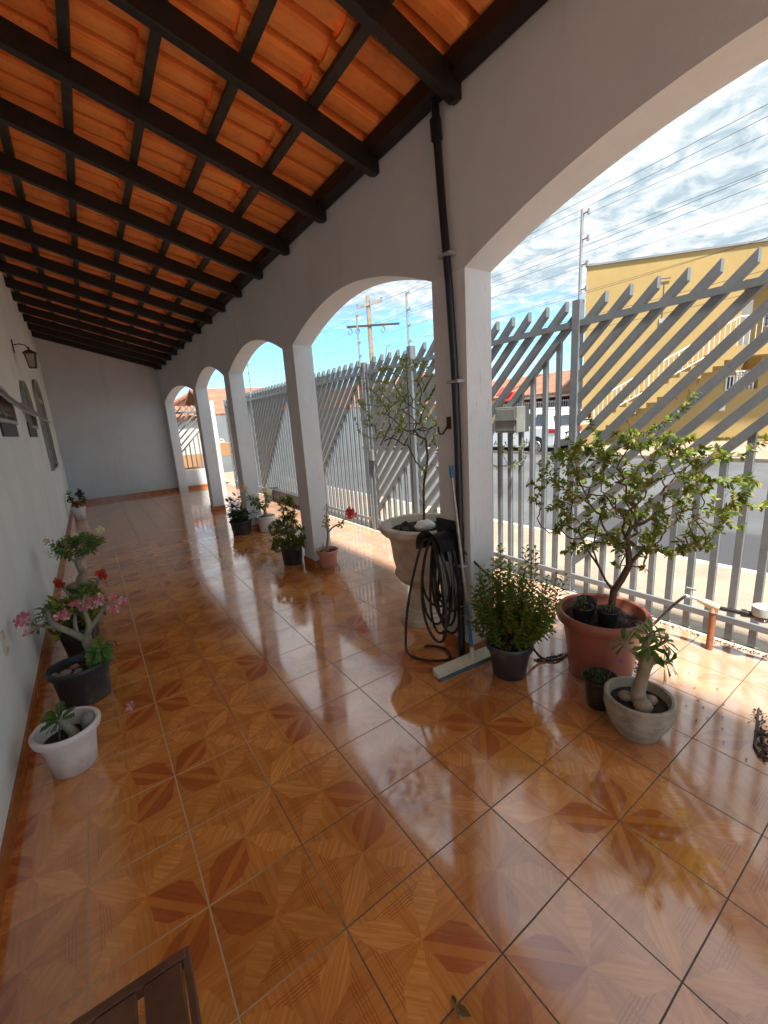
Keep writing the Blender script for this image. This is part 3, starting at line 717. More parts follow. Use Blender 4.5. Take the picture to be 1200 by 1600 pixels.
# crown silhouette in the plane facing the camera: s = sideways (towards smaller y), z
SD = V((.458, -.889, 0)); FD = V((.889, .458, 0))
tg = []
def in_crown(s, z):
    c = ((s-.10)/.50)**2+((z-1.06)/.33)**2
    return c < 1
while len(tg) < 480:
    s, z, f = rnd.uniform(-.42, .66), rnd.uniform(.68, 1.50), rnd.uniform(-.28, .28)
    if in_crown(s, z) and (f/.28)**2+((s-.1)/.52)**2 < 1: tg.append(SD*s+FD*f+V((0, 0, z)))
for s, z, f in ((-.12, 1.47, .0), (-.10, 1.42, .03), (-.22, 1.38, 0), (-.42, 1.10, .02), (-.36, 1.22, 0), (.33, 1.52, 0), (.28, 1.45, .03), (.36, 1.56, .02), (.22, 1.42, 0), (.60, 1.30, 0), (.55, 1.24, .05), (.64, 1.33, 0), (.62, 1.12, .03), (.66, 1.02, 0), (.50, .88, 0), (.40, .76, .02), (.30, .74, 0), (-.36, .90, 0), (-.30, .80, .05), (-.22, .72, 0), (.52, 1.00, 0)):
    tg.append(SD*s+FD*f+V((0, 0, z)))
wood, P, par, cnt, ends = grow(skel, tg, rnd, .03, .0010, .48, .4, .021)
obj('trunk', wood, 'bark', tr, smooth=True)
lf = MB(); leaves_on(P, par, cnt, rnd, lf, 9, .032, .017, 7, 0, .3, .2)
obj('foliage', lf, 'leaf_tree', tr)
G_sp = 'small black seedling pots standing inside the red pot'
for i, (x, y, r, lab) in enumerate(((2.40, .27, .062, 'black seedling pot with pale rim, leftmost inside the red pot'), (2.49, .30, .060, 'black seedling pot at the back inside the red pot, one green seedling'), (2.455, .155, .060, 'black seedling pot nearest the trunk inside the red pot'))):
    sp = thing('seedling_pot', lab, 'small pot', (x, y, .328), G_sp)
    pot(sp, r, r*.75, .095, M_['pot_black'], .006, .010, .018, 24)
    rnd = random.Random(50+i); m = MB(); st = MB()
    for k in range(3+i):
        b = V((rnd.uniform(-.02, .02), rnd.uniform(-.02, .02), .078)); q = b+V((rnd.uniform(-.01, .01), rnd.uniform(-.01, .01), rnd.uniform(.02, .04))); st.tube([b, q], .0012, 4)
        for j in range(3): m.leaf(q, rdir(rnd, .0), (0, 0, 1), .018, .012, .2, .2, 1)
    sto = obj('stem', st, 'bark_grey', sp); obj('foliage', m, 'leaf_ad', sp)

# -- dense bush in dark grey pot beside the column
bs = thing('potted_bush', 'dense glossy green bush in a dark grey pot beside the nearest column', 'potted bush', (2.09, .53, 0))
pot(bs, .138, .095, .215, M_['pot_grey'], .016, .04, .03)
rnd = random.Random(5); st = MB(); lf = MB()
shoots = [(-.10, .70), (-.12, .64), (-.085, .76), (-.01, .82), (-.02, .75), (0, .70), (.10, .70), (.14, .78), (.07, .62), (.18, .82), (-.17, .55), (-.19, .60), (-.14, .48), (-.20, .42), (-.16, .38), (-.07, .55), (0, .55), (.05, .50), (.12, .55), (.20, .60), (.25, .62), (.22, .54), (.27, .52), (.24, .45), (.17, .48), (.18, .40), (.23, .38), (.10, .40), (.02, .42), (-.08, .42), (-.12, .33), (.14, .34), (.33, .66), (-.03, .62), (.06, .72), (.28, .58), (.02, .30), (.08, .30), (-.04, .34)]
for q in range(4):
    for (s_, z_) in shoots:
        if q > 1 and z_ > .72: continue
        tz = z_*.97+rnd.uniform(-.05, .01)*(1+q*.3); tgt = SD*((s_-.03)*.80+rnd.uniform(-.02, .02)*(1+q))+FD*rnd.uniform(-.12, .12)+V((0, 0, tz)); b0 = V((rnd.uniform(-.045, .045), rnd.uniform(-.045, .045), .17))
        ctrl = V((b0.x*.2+tgt.x*.85, b0.y*.2+tgt.y*.85, b0.z+(tgt.z-b0.z)*.40))+rdir(rnd)*.03; pts = []
        n = max(8, int((tgt-b0).length/.0145))
        for k in range(n+1): f = k/n; pts.append(b0*(1-f)**2+ctrl*2*f*(1-f)+tgt*f*f+rdir(rnd)*.0015)
        if q < 2: st.tube(pts[::3]+[pts[-1]], [.003*(1-.7*k/len(pts[::3])) for k in range(len(pts[::3])+1)], 5, False)
        for k in range(int(n*.36), n+1):
            d = (pts[k]-pts[k-1]).normalized(); o = d.orthogonal().normalized(); bb = d.cross(o)
            for h in range(2):
                a = k*1.6+h*pi+rnd.uniform(-.4, .4); rr_ = o*cos(a)+bb*sin(a); lf.leaf(pts[k], d*.75+rr_, d+V((0, 0, .3)), rnd.uniform(.027, .042), rnd.uniform(.013, .019), .25, .25, 1)
obj('stems', st, 'bark', bs, smooth=True)
for k in range(60):
    a = rnd.uniform(0, 6.28); q = rnd.uniform(.02, .10); lf.leaf((q*cos(a), q*sin(a), .19), rdir(rnd, .3), (0, 0, 1), .03, .014, .2, .2, 1)
obj('foliage', lf, 'leaf_bush', bs)

# -- desert roses
def adenium(par, caudex, branches, ros, mat='bark_grey', leaf='leaf_ad', nl=11, ll=.07, lw_=.028, seed=1, droop=.3, caud=None):
    rnd = random.Random(seed); m = MB(); m.tube(*caudex, 14)
    for pts, r in branches: m.tube(pts, r, 10)
    for i, (c, r) in enumerate(caud or []): m.blob(c, r, i+seed, 12, 9, .06)
    obj('trunk', m, mat, par, smooth=True); lf = MB()
    for (p, ax, k) in ros: rosette(lf, p, ax, rnd, int(nl*k), ll*k**.3, lw_*k**.3, droop=droop)
    obj('foliage', lf, leaf, par, smooth=-1)

cp = thing('potted_desert_rose', 'desert rose with swollen roots in a round weathered concrete pot', 'potted plant', (2.16, -.155, 0))
pr = [(.080, 0), (.088, .006), (.110, .05), (.132, .10), (.143, .15), (.146, .185), (.146, .198), (.138, .203), (.128, .200), (.122, .17), (.118, .155), (.01, .15)]
obj('pot', MB().lathe(pr, n=48), 'concrete', cp, smooth=True)
rel = MB()   # raised swags on the pot
for a0 in range(4):
    for row in range(4):
        pts = []
        for k in range(9):
            u = k/8; a = a0*pi/2+.35+u*(pi/2-.25); z = .155-.022*row-.020*sin(pi*u); r = .1435-.0*row-(max(0, .15-z))**1.15*.42; pts.append((r*cos(a), r*sin(a), z))
        rel.tube(pts, .0032, 5)
    for j in range(3):
        a = a0*pi/2+.17+.07*j; rel.tube([((.1445-max(0, .15-z)**1.15*.42)*cos(a), (.1445-max(0, .15-z)**1.15*.42)*sin(a), z) for z in (.165, .13, .10, .07)], .003, 5)
obj('relief', rel, 'concrete', cp, smooth=True)
m = MB().lathe([(.01, .160), (.06, .163), (.119, .158), (.119, .150)], n=24); obj('soil', m, 'soil', cp)
R_ = lambda s, f, z: tuple(SD*s+FD*f+V((0, 0, z)))
adenium(cp, ([R_(0, 0, .17), R_(-.005, 0, .22), R_(.005, 0, .28), R_(.012, 0, .34), R_(.02, 0, .39), R_(.025, 0, .42)], [.038, .030, .026, .027, .032, .022]),
        [([R_(.01, 0, .36), R_(-.02, 0, .40), R_(-.065, 0, .43), R_(-.08, 0, .455)], [.014, .011, .008, .006]),
         ([R_(.02, 0, .39), R_(.01, .0, .45), R_(.02, 0, .50), R_(.03, 0, .52)], [.020, .017, .013, .008]),
         ([R_(.03, 0, .38), R_(.065, 0, .385), R_(.10, 0, .39)], [.016, .010, .007]), ([R_(.02, .01, .42), R_(.06, .03, .45), R_(.085, .02, .48)], [.012, .009, .006])],
        [(R_(-.08, 0, .455), (SD*-.8+V((0, 0, .5))), 1.), (R_(.03, 0, .52), (SD*.3+V((0, 0, 1))), 1.1), (R_(.10, 0, .39), (SD*.9+V((0, 0, .1))), 1.2), (R_(.085, .02, .48), (SD*.9+V((0, 0, .6))), 1.), (R_(.02, -.02, .46), (FD*-.8+V((0, 0, .4))), .8)],
        'bark_pale', 'leaf_ad', 15, .095, .030, 3, .35, [(R_(-.055, -.0, .178), (.032, .030, .022)), (R_(.015, -.045, .175), (.045, .038, .030)), (R_(.05, .02, .172), (.030, .026, .020))])

bk = thing('potted_fern', 'small black pot of dark fine leaves between the red and concrete pots', 'potted plant', (2.215, .055, 0))
pot(bk, .085, .062, .165, M_['pot_black'], .008, .014, .012, 28)
rnd = random.Random(9); m = MB()
for k in range(220): m.leaf((rnd.uniform(-.06, .06), rnd.uniform(-.06, .06), .155), rdir(rnd, .2), (0, 0, 1), rnd.uniform(.02, .045), .008)
obj('foliage', m, 'leaf_dark', bk)
m = MB(); st = MB(); st.tube([R_(.03, -.03, .15), R_(.04, -.04, .22), R_(.06, -.05, .28), R_(.085, -.05, .30)], .0012, 4); flower(m, R_(.085, -.05, .30), (-.6, -.6, .5), rnd, .012)
obj('flower_stalk', st, 'leaf_pale', bk); mt = leafmat('violet_petal', [(.3, .08, .5), (.4, .12, .6)]); obj('flower', m, mt, bk)

# -- row along the left wall
p1 = thing('potted_desert_rose', 'young desert rose in a white plastic pot, nearest along the left wall', 'potted plant', (-.045, 1.375, 0))
pot(p1, .138, .090, .225, M_['pot_white'], .022, .035, .075)
for k, z in enumerate((.06, .075, .15)): pass
adenium(p1, ([(.03, -.02, .145), (.02, -.01, .185), (-.01, .0, .24), (-.02, .0, .27)], [.028, .021, .015, .012]), [], [((-.02, 0, .275), (-.25, 0, 1), 1.), ((-.035, .0, .25), (-1, -.1, .25), .8)], 'bark_grey', 'leaf_ad', 12, .105, .052, 7, .25)
obj('stone', MB().blob((.085, .01, .185), (.032, .05, .055), 3, 12, 9, .05), 'stone_grey', p1, smooth=True)
obj('stone', MB().blob((-.03, -.07, .165), (.022, .016, .012), 5, 10, 7, .08), 'stone_grey', p1, smooth=True)

p2 = thing('potted_desert_rose', 'tall desert rose with pink flowers and pebbles in a dark grey planter', 'potted plant', (.005, 1.985, 0))
pot(p2, .168, .125, .235, M_['pot_grey'], .022, .035, .045, sx=1., sy=.8)
adenium(p2, ([(.07, 0, .18), (.075, 0, .26), (.06, 0, .33), (.06, 0, .39)], [.036, .030, .026, .027]),
        [([(.05, 0, .37), (.0, 0, .43), (-.05, 0, .48), (-.08, 0, .53), (-.085, 0, .60)], [.021, .018, .017, .014, .010]), ([(.06, 0, .38), (.09, 0, .44), (.085, 0, .50), (.08, 0, .58), (.10, .02, .63)], [.021, .017, .012, .009, .008]),
         ([(.08, 0, .42), (.13, .0, .47), (.17, 0, .52), (.19, 0, .56)], [.016, .013, .010, .007]), ([(-.05, 0, .48), (-.11, 0, .51), (-.15, 0, .53)], [.011, .009, .007]), ([(.02, .0, .40), (.02, .03, .46), (.03, .04, .52)], [.014, .011, .008]), ([(.07, -.0, .30), (.09, -.05, .31), (.11, -.09, .315)], [.012, .010, .007])],
        [((-.085, 0, .61), (-.2, 0, 1), .9), ((-.10, .02, .58), (-.9, 0, .5), .6), ((.10, .02, .64), (.3, 0, 1), .8), ((.19, 0, .56), (.8, 0, .6), .6), ((-.15, 0, .53), (-1, 0, .2), .7), ((.03, .04, .53), (0, .3, 1), .7), ((.12, -.09, .315), (.5, -.6, .3), 1.6), ((.10, -.07, .27), (-.1, -1, -.1), 1.3)],
        'bark_grey', 'leaf_ad', 13, .085, .034, 8)
rnd = random.Random(12)
for (c_, n_, sp_, r_) in (((-.17, -.01, .55), 9, .055, .030), ((-.02, 0, .56), 4, .03, .027), ((.13, .0, .58), 7, .045, .030), ((.235, .0, .55), 8, .045, .027), ((.05, .02, .56), 4, .03, .027)):
    m = MB(); flower_cluster(m, c_, rnd, n_, sp_, r_); obj('flower_cluster', m, 'petal_pink', p2)
for i, (x, y, r, mt) in enumerate(((-.07, -.02, .034, 'stone_grey'), (-.09, -.07, .028, 'stone_grey'), (-.11, -.04, .02, 'stone_pink'), (-.05, -.085, .022, 'stone_pink'), (-.02, -.07, .02, 'stone_pink'), (-.01, -.04, .022, 'stone_grey'), (-.03, .03, .025, 'stone_pink'), (-.125, 0, .02, 'stone_grey'))):
    obj('pebble', MB().blob((x, y, .205), (r, r*.8, r*.6), i, 10, 7, .08), mt, p2, smooth=True)

p3 = thing('potted_croton', 'yellow-green leafy shrub in a black pot on a wire stand by the left wall', 'potted plant', (-.02, 2.62, 0))
pot(p3, .125, .085, .20, M_['pot_black'], .012, .02, .02, z0=.03)
m = MB().tube([(.07*cos(a/12*2*pi), .07*sin(a/12*2*pi), .022) for a in range(13)], .004, 5, False)
for a in (0.4, 2.5, 4.6): m.tube([(.08*cos(a), .08*sin(a), .03), (.12*cos(a), .12*sin(a), .0)], .004, 5)
m.tube([(.12, 0, .03), (.16, -.02, .06), (.2, -.03, .05), (.21, -.04, .01)], .004, 5)
obj('stand', m, 'iron', p3, smooth=True)
rnd = random.Random(21); tg = [V((rnd.uniform(-.15, .17), rnd.uniform(-.12, .12), rnd.uniform(.24, .46))) for _ in range(60)]
wood, P, par, cnt, ends = grow([((0, 0, .19), None), ((0, 0, .24), 0)], tg, rnd, .03, .002, .4); obj('stems', wood, 'bark', p3); lf = MB(); leaves_on(P, par, cnt, rnd, lf, 6, .065, .026, 6, 0); obj('foliage', lf, 'leaf_croton', p3)

p3b = thing('potted_desert_rose', 'slender desert rose with two red flowers behind the pink one', 'potted plant', (.0, 2.95, 0))
pot(p3b, .125, .09, .20, M_['pot_black'], .012, .02, .02)
adenium(p3b, ([(0, 0, .17), (.01, 0, .26), (0, 0, .34)], [.03, .022, .018]), [([(0, 0, .33), (-.05, 0, .38), (-.07, 0, .44)], [.014, .01, .007]), ([(0, 0, .33), (.08, 0, .37), (.15, 0, .42)], [.014, .01, .007])],
        [((-.07, 0, .45), (-.3, 0, 1), 1.), ((.16, 0, .43), (.5, 0, 1), 1.), ((.0, -.02, .36), (0, -.5, 1), 1.), ((.08, 0, .38), (0, -1, .6), 1.), ((.13, .02, .34), (.8, 0, .1), 1.)], 'bark_grey', 'leaf_ad', 12, .075, .026, 31)
rnd = random.Random(13); 
for c_ in ((-.08, -.02, .485), (.19, -.02, .48)): m = MB(); flower_cluster(m, c_, rnd, 5, .022, .032); obj('flower_cluster', m, 'petal_red', p3b)

p4 = thing('potted_desert_rose', 'bushy desert rose with one cream flower, farthest of the wall row', 'potted plant', (.02, 3.42, 0))
pot(p4, .125, .095, .30, M_['pot_black'], .012, .02, .03)
adenium(p4, ([(.0, 0, .27), (.01, 0, .34), (.03, 0, .40), (.01, 0, .46), (.01, 0, .52)], [.055, .045, .032, .026, .022]), [([(.01, 0, .48), (-.05, 0, .56), (-.10, 0, .60)], [.014, .010, .007]), ([(.02, 0, .50), (.09, 0, .57), (.15, 0, .63)], [.014, .010, .007]), ([(.01, 0, .5), (.02, .03, .62), (.03, .03, .68)], [.014, .01, .007])],
        [], 'bark_pale', 'leaf_ad', 9, .05, .02, 15, .25, [((-.05, 0, .285), (.05, .05, .04)), ((.06, .0, .29), (.05, .05, .035))])
rnd = random.Random(23); lf = MB()
for k in range(75):
    a = rnd.uniform(0, 6.28); q = sqrt(rnd.random()); c = V((.02+.20*q*cos(a), .10*q*sin(a), .62+rnd.uniform(-.06, .11)*(1.2-q*.6))); rosette(lf, c, rdir(rnd, .1), rnd, 9, .052, .020)
obj('foliage', lf, 'leaf_ad', p4); m = MB(); flower_cluster(m, (.23, 0, .73), rnd, 4, .022, .036); obj('flower', m, 'petal_white', p4)
m = MB(); flower_cluster(m, (-.16, 0, .71), rnd, 2, .012, .026); mt = leafmat('faded_petal', [(.6, .35, .15), (.7, .5, .3)]); obj('faded_flower', m, mt, p4)

p5 = thing('potted_plant', 'small dark-leaved plant in a white pot at the far end of the left wall', 'potted plant', (-.08, 9.0, 0))
pot(p5, .13, .09, .24, M_['pot_white'], .015, .03, .03)
rnd = random.Random(41); tg = [V((rnd.uniform(-.12, .14), rnd.uniform(-.1, .1), rnd.uniform(.28, .62))) for _ in range(24)]
wood, P, par, cnt, ends = grow([((0, 0, .2), None), ((0, 0, .28), 0)], tg, rnd, .04, .003, .4); obj('stems', wood, 'bark', p5); lf = MB(); leaves_on(P, par, cnt, rnd, lf, 6, .07, .03, 8, 0); obj('foliage', lf, 'leaf_dark', p5)

# -- pots at columns down the arcade
q1 = thing('potted_bush', 'fine-leaved yellow-green bush in a black pot beside the second column', 'potted bush', (1.945, 3.42, 0))
pot(q1, .135, .105, .235, M_['pot_black'], .012, .02, .02)
rnd = random.Random(61); tg = []
for k in range(300):
    a = rnd.uniform(0, 6.28); q = sqrt(rnd.random()); z = rnd.uniform(.24, .56); tg.append(SD*(-.03+.24*q*cos(a))+FD*.16*q*sin(a)+V((0, 0, z-.10*q)))
for k in range(90): tg.append(SD*rnd.uniform(-.08, .09)+FD*rnd.uniform(-.05, .05)+V((0, 0, rnd.uniform(.5, .76))))
wood, P, par, cnt, ends = grow([((0, 0, .2), None), ((0, 0, .26), 0)], tg, rnd, .035, .0014, .42, rmax=.008); obj('stems', wood, 'bark', q1)
lf = MB(); leaves_on(P, par, cnt, rnd, lf, 14, .032, .013, 14, 0, .25, .35); obj('foliage', lf, 'leaf_fine', q1)

q2 = thing('potted_desert_rose', 'slim desert rose with one red flower in a terracotta pot on a wire tripod', 'potted plant', (2.12, 2.88, 0))
pot(q2, .115, .082, .185, M_['pot_terra'], .014, .03, .025, z0=.055)
m = MB().tube([(.095*cos(a/16*2*pi), .095*sin(a/16*2*pi), .06) for a in range(17)], .0035, 5, False)
for a in (-2.4, -.4, 1.6): m.tube([(.095*cos(a), .095*sin(a), .06), (.10*cos(a), .10*sin(a), .03), (.11*cos(a), .11*sin(a), .0)], .0035, 5)
obj('stand', m, 'rust', q2, smooth=True)
adenium(q2, ([R_(0, 0, .2), R_(.0, 0, .26), R_(.02, 0, .36), R_(.03, 0, .42)], [.02, .014, .011, .011]),
        [([R_(.03, 0, .41), R_(.02, 0, .50), R_(.035, 0, .60), R_(.04, 0, .68)], [.010, .009, .007, .005]), ([R_(.03, 0, .42), R_(.08, 0, .47), R_(.15, 0, .51), R_(.21, 0, .53)], [.009, .008, .007, .005]), ([R_(.21, 0, .53), R_(.26, 0, .58), R_(.30, 0, .61)], [.005, .004, .003]), ([R_(-.06, 0, .22), R_(-.05, 0, .28), R_(-.045, 0, .31)], [.006, .004, .003])],
        [(R_(.04, 0, .69), (0, 0, 1), .8), (R_(.02, 0, .56), (SD*-.7+V((0, 0, -.3))), .8), (R_(.01, 0, .50), (SD*-.6+V((0, 0, -.5))), .8), (R_(.14, 0, .50), (V((0, 0, -1))+SD*.3), .7), (R_(.21, 0, .53), (SD+V((0, 0, -.2))), .9)], 'bark_grey', 'leaf_ad', 12, .075, .026, 44, .3, [(R_(-.02, -.02, .21), (.04, .03, .02))])
rnd = random.Random(14); m = MB(); flower_cluster(m, R_(.33, 0, .64), rnd, 6, .028, .042); obj('flower', m, 'petal_red', q2)

q3 = thing('potted_desert_rose', 'white-flowered desert rose in a pale pink pot beside the third column', 'potted plant', (2.2, 5.10, 0))
q3.location = (2.26, 5.13, 0)
pot(q3, .14, .105, .23, M_['pot_white'], .014, .025, .02)
adenium(q3, ([(0, 0, .2), (.0, 0, .27), (.0, 0, .33)], [.035, .025, .02]), [([(0, 0, .3), (.03, -.02, .42), (.05, -.03, .52)], [.015, .012, .009]), ([(0, 0, .3), (-.1, .05, .42), (-.17, .07, .52)], [.015, .012, .008])],
        [((.05, -.03, .52), (.1, 0, 1), 1.5), ((.03, -.02, .42), (.3, -.7, .1), 1.3), ((-.08, .04, .4), (-.6, -.5, .2), 1.4), ((-.17, .07, .53), (-.3, 0, 1), 1.3), ((-.12, .05, .46), (-.3, -.8, .2), 1.2)], 'bark_grey', 'leaf_ad', 10, .085, .035, 51, .35, [((.04, -.03, .215), (.05, .035, .02))])
rnd = random.Random(15); m = MB(); flower_cluster(m, (.05, -.03, .60), rnd, 7, .05, .045); obj('flowers', m, 'petal_white', q3)
m = MB(); flower_cluster(m, (-.26, .10, .66), rnd, 7, .06, .045); st = MB().tube([(-.17, .07, .52), (-.2, .08, .6), (-.26, .10, .66)], .005, 5); obj('branch', st, 'bark_grey', q3); obj('flowers', m, 'petal_blush', q3)
q4 = thing('potted_plant', 'dark broad-leaved plant in a low black pot left of the pale pot', 'potted plant', (1.93, 5.28, 0))
pot(q4, .165, .13, .20, M_['pot_black'], .014, .02, .02)
rnd = random.Random(16); lf = MB()
for k in range(90): a = rnd.uniform(0, 6.28); q = .15*sqrt(rnd.random()); lf.leaf((q*cos(a), q*sin(a), rnd.uniform(.18, .30)), rdir(rnd, .0), (0, 0, 1), rnd.uniform(.08, .15), .055, .2, .3)
obj('foliage', lf, 'leaf_dark', q4)
q5 = thing('potted_plant', 'dull purple-brown leafy plant in a black pot behind the dark one', 'potted plant', (2.02, 5.72, 0))
pot(q5, .12, .09, .24, M_['pot_black'], .014, .02, .02)
lf = MB(); 
for k in range(70): a = rnd.uniform(0, 6.28); q = .13*sqrt(rnd.random()); lf.leaf((q*cos(a), q*sin(a), rnd.uniform(.24, .48)), rdir(rnd, -.2), (0, 0, 1), rnd.uniform(.07, .12), .05, .2, .3)
obj('foliage', lf, leafmat('purple_leaf', [(.05, .03, .025), (.08, .05, .035), (.04, .05, .02)], .15), q5)
gp = thing('plant_pot', 'empty dark grey pot at the foot of the far fence', 'pot', (3.22, 7.55, 0)); pot(gp, .17, .13, .26, M_['pot_grey'], .016, .03, .05)
pl = thing('planter_tray', 'long dark slatted tray lying along the far fence', 'planter', (3.25, 6.4, 0))
m = MB(); m.box((-.06, -.95, .10), (.06, .95, .26)); 
for k in range(20): m.box((-.05, -.93+.095*k, 0), (.05, -.89+.095*k, .10))
obj('tray', m, 'pot_grey', pl)

# -- stone urn with its shrub
ur = thing('stone_urn', 'cream cast-stone urn on a tall octagonal base behind the column', 'urn', (2.2, 1.42, 0))
b8 = MB().lathe([(.205, 0), (.205, .035), (.195, .05)], n=8, ph=pi/8); b8.lathe([(.175, .05), (.17, .065), (.150, .08), (.15, .095), (.135, .105)], n=40)
obj('base', b8, 'urn', ur)
pr = [(.13, .105), (.115, .14), (.10, .22), (.098, .26), (.13, .285), (.185, .32), (.222, .37), (.215, .40), (.205, .41), (.212, .44), (.225, .50), (.232, .58), (.24, .64), (.27, .68), (.305, .70), (.318, .725), (.31, .75), (.29, .76), (.262, .755), (.25, .73), (.235, .70), (.01, .69)]
def scal(a, i): return 1+(.025*abs(sin(5*a)) if 9 <= i <= 12 else 0)+(.012*cos(10*a) if 13 <= i <= 17 else 0)
obj('bowl', MB().lathe(pr, n=72, rag=scal), 'urn', ur, smooth=True)
rnd = random.Random(71); sm = MB().lathe([(.01, .715), (.12, .712), (.238, .705), (.238, .69)], n=24)
for k in range(60): a = rnd.uniform(0, 6.28); q = .22*sqrt(rnd.random()); sm.blob((q*cos(a), q*sin(a), .715), rnd.uniform(.006, .016), k, 6, 4)
obj('soil', sm, 'soil', ur)
obj('stone', MB().blob((-.03, -.07, .75), (.085, .06, .04), 2, 12, 8, .08), 'white', ur, smooth=True)
sh = MB(); 
skel = [((.03, .02, .70), None), ((.035, .01, .80), 0), ((.03, .0, .92), 1), ((.035, .0, 1.02), 2), ((.05, -.01, 1.12), 3), ((.0, .03, 1.20), 4), ((-.04, .06, 1.32), 5), ((-.10, .08, 1.44), 6), ((.06, -.03, 1.22), 4), ((.05, -.03, 1.36), 8), ((.04, .0, 1.50), 9), ((.09, -.05, 1.18), 4), ((.12, -.08, 1.15), 11)]
tg = []
while len(tg) < 210:
    s, z, f = rnd.uniform(-.46, .20), rnd.uniform(1.30, 1.98), rnd.uniform(-.25, .25)
    c = ((s+.10)/.30)**2+((z-1.66)/.30)**2
    if c < 1: tg.append(SD*s+FD*f+V((0, 0, z)))
for k in range(22): tg.append(SD*rnd.uniform(-.52, -.3)+FD*rnd.uniform(-.1, .1)+V((0, 0, rnd.uniform(1.38, 1.66))))
for k in range(12): tg.append(SD*rnd.uniform(.02, .2)+FD*rnd.uniform(-.1, .1)+V((0, 0, rnd.uniform(1.15, 1.5))))
wood, P, par, cnt, ends = grow(skel, tg, rnd, .04, .0010, .40, .4, .009); obj('shrub_stem', wood, 'bark', ur, smooth=True)
lf = MB(); leaves_on(P, par, cnt, rnd, lf, 7, .028, .012, 8, 0, .25, .2); obj('foliage', lf, 'leaf_urn', ur)

# pale weed by the mailbox
wd = thing('pale_weed', 'pale silvery weed poking through the fence below the mailbox', 'weed', (3.5, 1.62, -.05))
rnd = random.Random(77); tg = [V((rnd.uniform(-.18, .0), rnd.uniform(-.2, .12), rnd.uniform(1.05, 1.30))) for _ in range(26)]+[V((-.1, -.08, 1.42)), V((-.1, -.07, 1.38))]
wood, P, par, cnt, ends = grow([((0, 0, 0), None), ((0, 0, .5), 0), ((-.03, 0, .95), 1)], tg, rnd, .04, .0015, .3); obj('stem', wood, 'leaf_pale', wd); lf = MB(); leaves_on(P, par, cnt, rnd, lf, 7, .03, .014, 6, 0); obj('foliage', lf, 'leaf_pale', wd)

# ---------------------------------------------------------------- things on the nearest column
dp = thing('drain_pipe', 'long black pipe running down the inner face of the nearest column', 'pipe', (1.995, .85, 0))
obj('pipe', MB().tube([(2.012, .93, 3.12), (2.012, .925, 2.95), (2.012, .90, 2.6), (2.014, .868, 2.2), (2.014, .845, 1.8), (2.014, .835, 1.4), (2.014, .832, .9), (2.014, .845, .5), (2.014, .85, .05), (1.995, .83, .02), (1.965, .80, .02)], .021, 12), 'pipe', dp, smooth=True, world=True)
obj('coupling', MB().tube([(2.012, .93, 2.99), (2.012, .923, 2.90)], .030, 14), 'pipe', dp, smooth=True, world=True)
for z, yy in ((1.70, .842), (2.35, .88), (.62, .842)): obj('clamp', MB().box((1.990, yy-.045, z-.008), (2.044, yy+.045, z+.008)), 'galv', dp, world=True)
hk = thing('wall_hook', 'black iron hook on the inner face of the nearest column', 'hook', (2.04, .93, 1.47))
obj('hook', MB().box((-.004, -.015, -.03), (.004, .015, .04)).tube([(-.005, 0, .0), (-.02, .005, -.03), (-.03, .02, -.055), (-.03, .045, -.06), (-.028, .06, -.04), (-.027, .062, -.015)], .005, 8), 'iron', hk, smooth=True)
hh = thing('hose_hanger', 'black curved plastic hose hanger fixed to the nearest column', 'hose hanger', (2.04, .95, .8))
m = MB()
prf = [(-.185, .118), (-.165, .096), (-.15, .086), (-.02, .086), (0., .10)]; vs_ = []; fs_ = []; na = 16
for lay in (0, -.009):
    for (x, rr_) in prf:
        for k in range(na+1): a = -.25+(pi+.5)*k/na; vs_.append((x, (rr_+lay)*cos(a), (rr_+lay)*sin(a)*.95-.065))
np_ = len(prf); st_ = np_*(na+1)
for i in range(np_-1):
    for k in range(na):
        a = i*(na+1)+k; fs_.append((a, a+1, a+na+2, a+na+1)); fs_.append((st_+a, st_+a+na+1, st_+a+na+2, st_+a+1))
for k in range(na): fs_.append((k, st_+k, st_+k+1, k+1)); q = (np_-1)*(na+1)+k; fs_.append((q, q+1, st_+q+1, st_+q))
for i in range(np_-1):
    for k in (0, na): a = i*(na+1)+k; fs_.append((a, a+na+1, st_+a+na+1, st_+a))
m.add(vs_, fs_); obj('saddle', m, 'blackcloth', hh, smooth=True)
obj('back_plate', MB().box((-.004, -.12, -.20), (.004, .12, .08)), 'blackcloth', hh)
hs = thing('garden_hose', 'black garden hose coiled on its hanger with one loop on the floor', 'hose', (1.95, .95, 0))
rnd = random.Random(81); m = MB()
for k in range(9):
    xo = 2.012-.017*k; bot = .10+.035*((k*5) % 8)+rnd.uniform(0, .03); wd_ = rnd.uniform(.075, .115); pts = []; yo = .95+rnd.uniform(-.025, .02)
    for j in range(29):
        a = 2*pi*j/28; zz = .80-.0; top = .795; mid = (top+bot)/2; hh_ = (top-bot)/2
        pts.append((xo+.010*sin(a*2+k), yo+wd_*sin(a)*(1-.30*cos(a)), mid+hh_*cos(a)))
    m.tube(pts, .0085, 7, False)
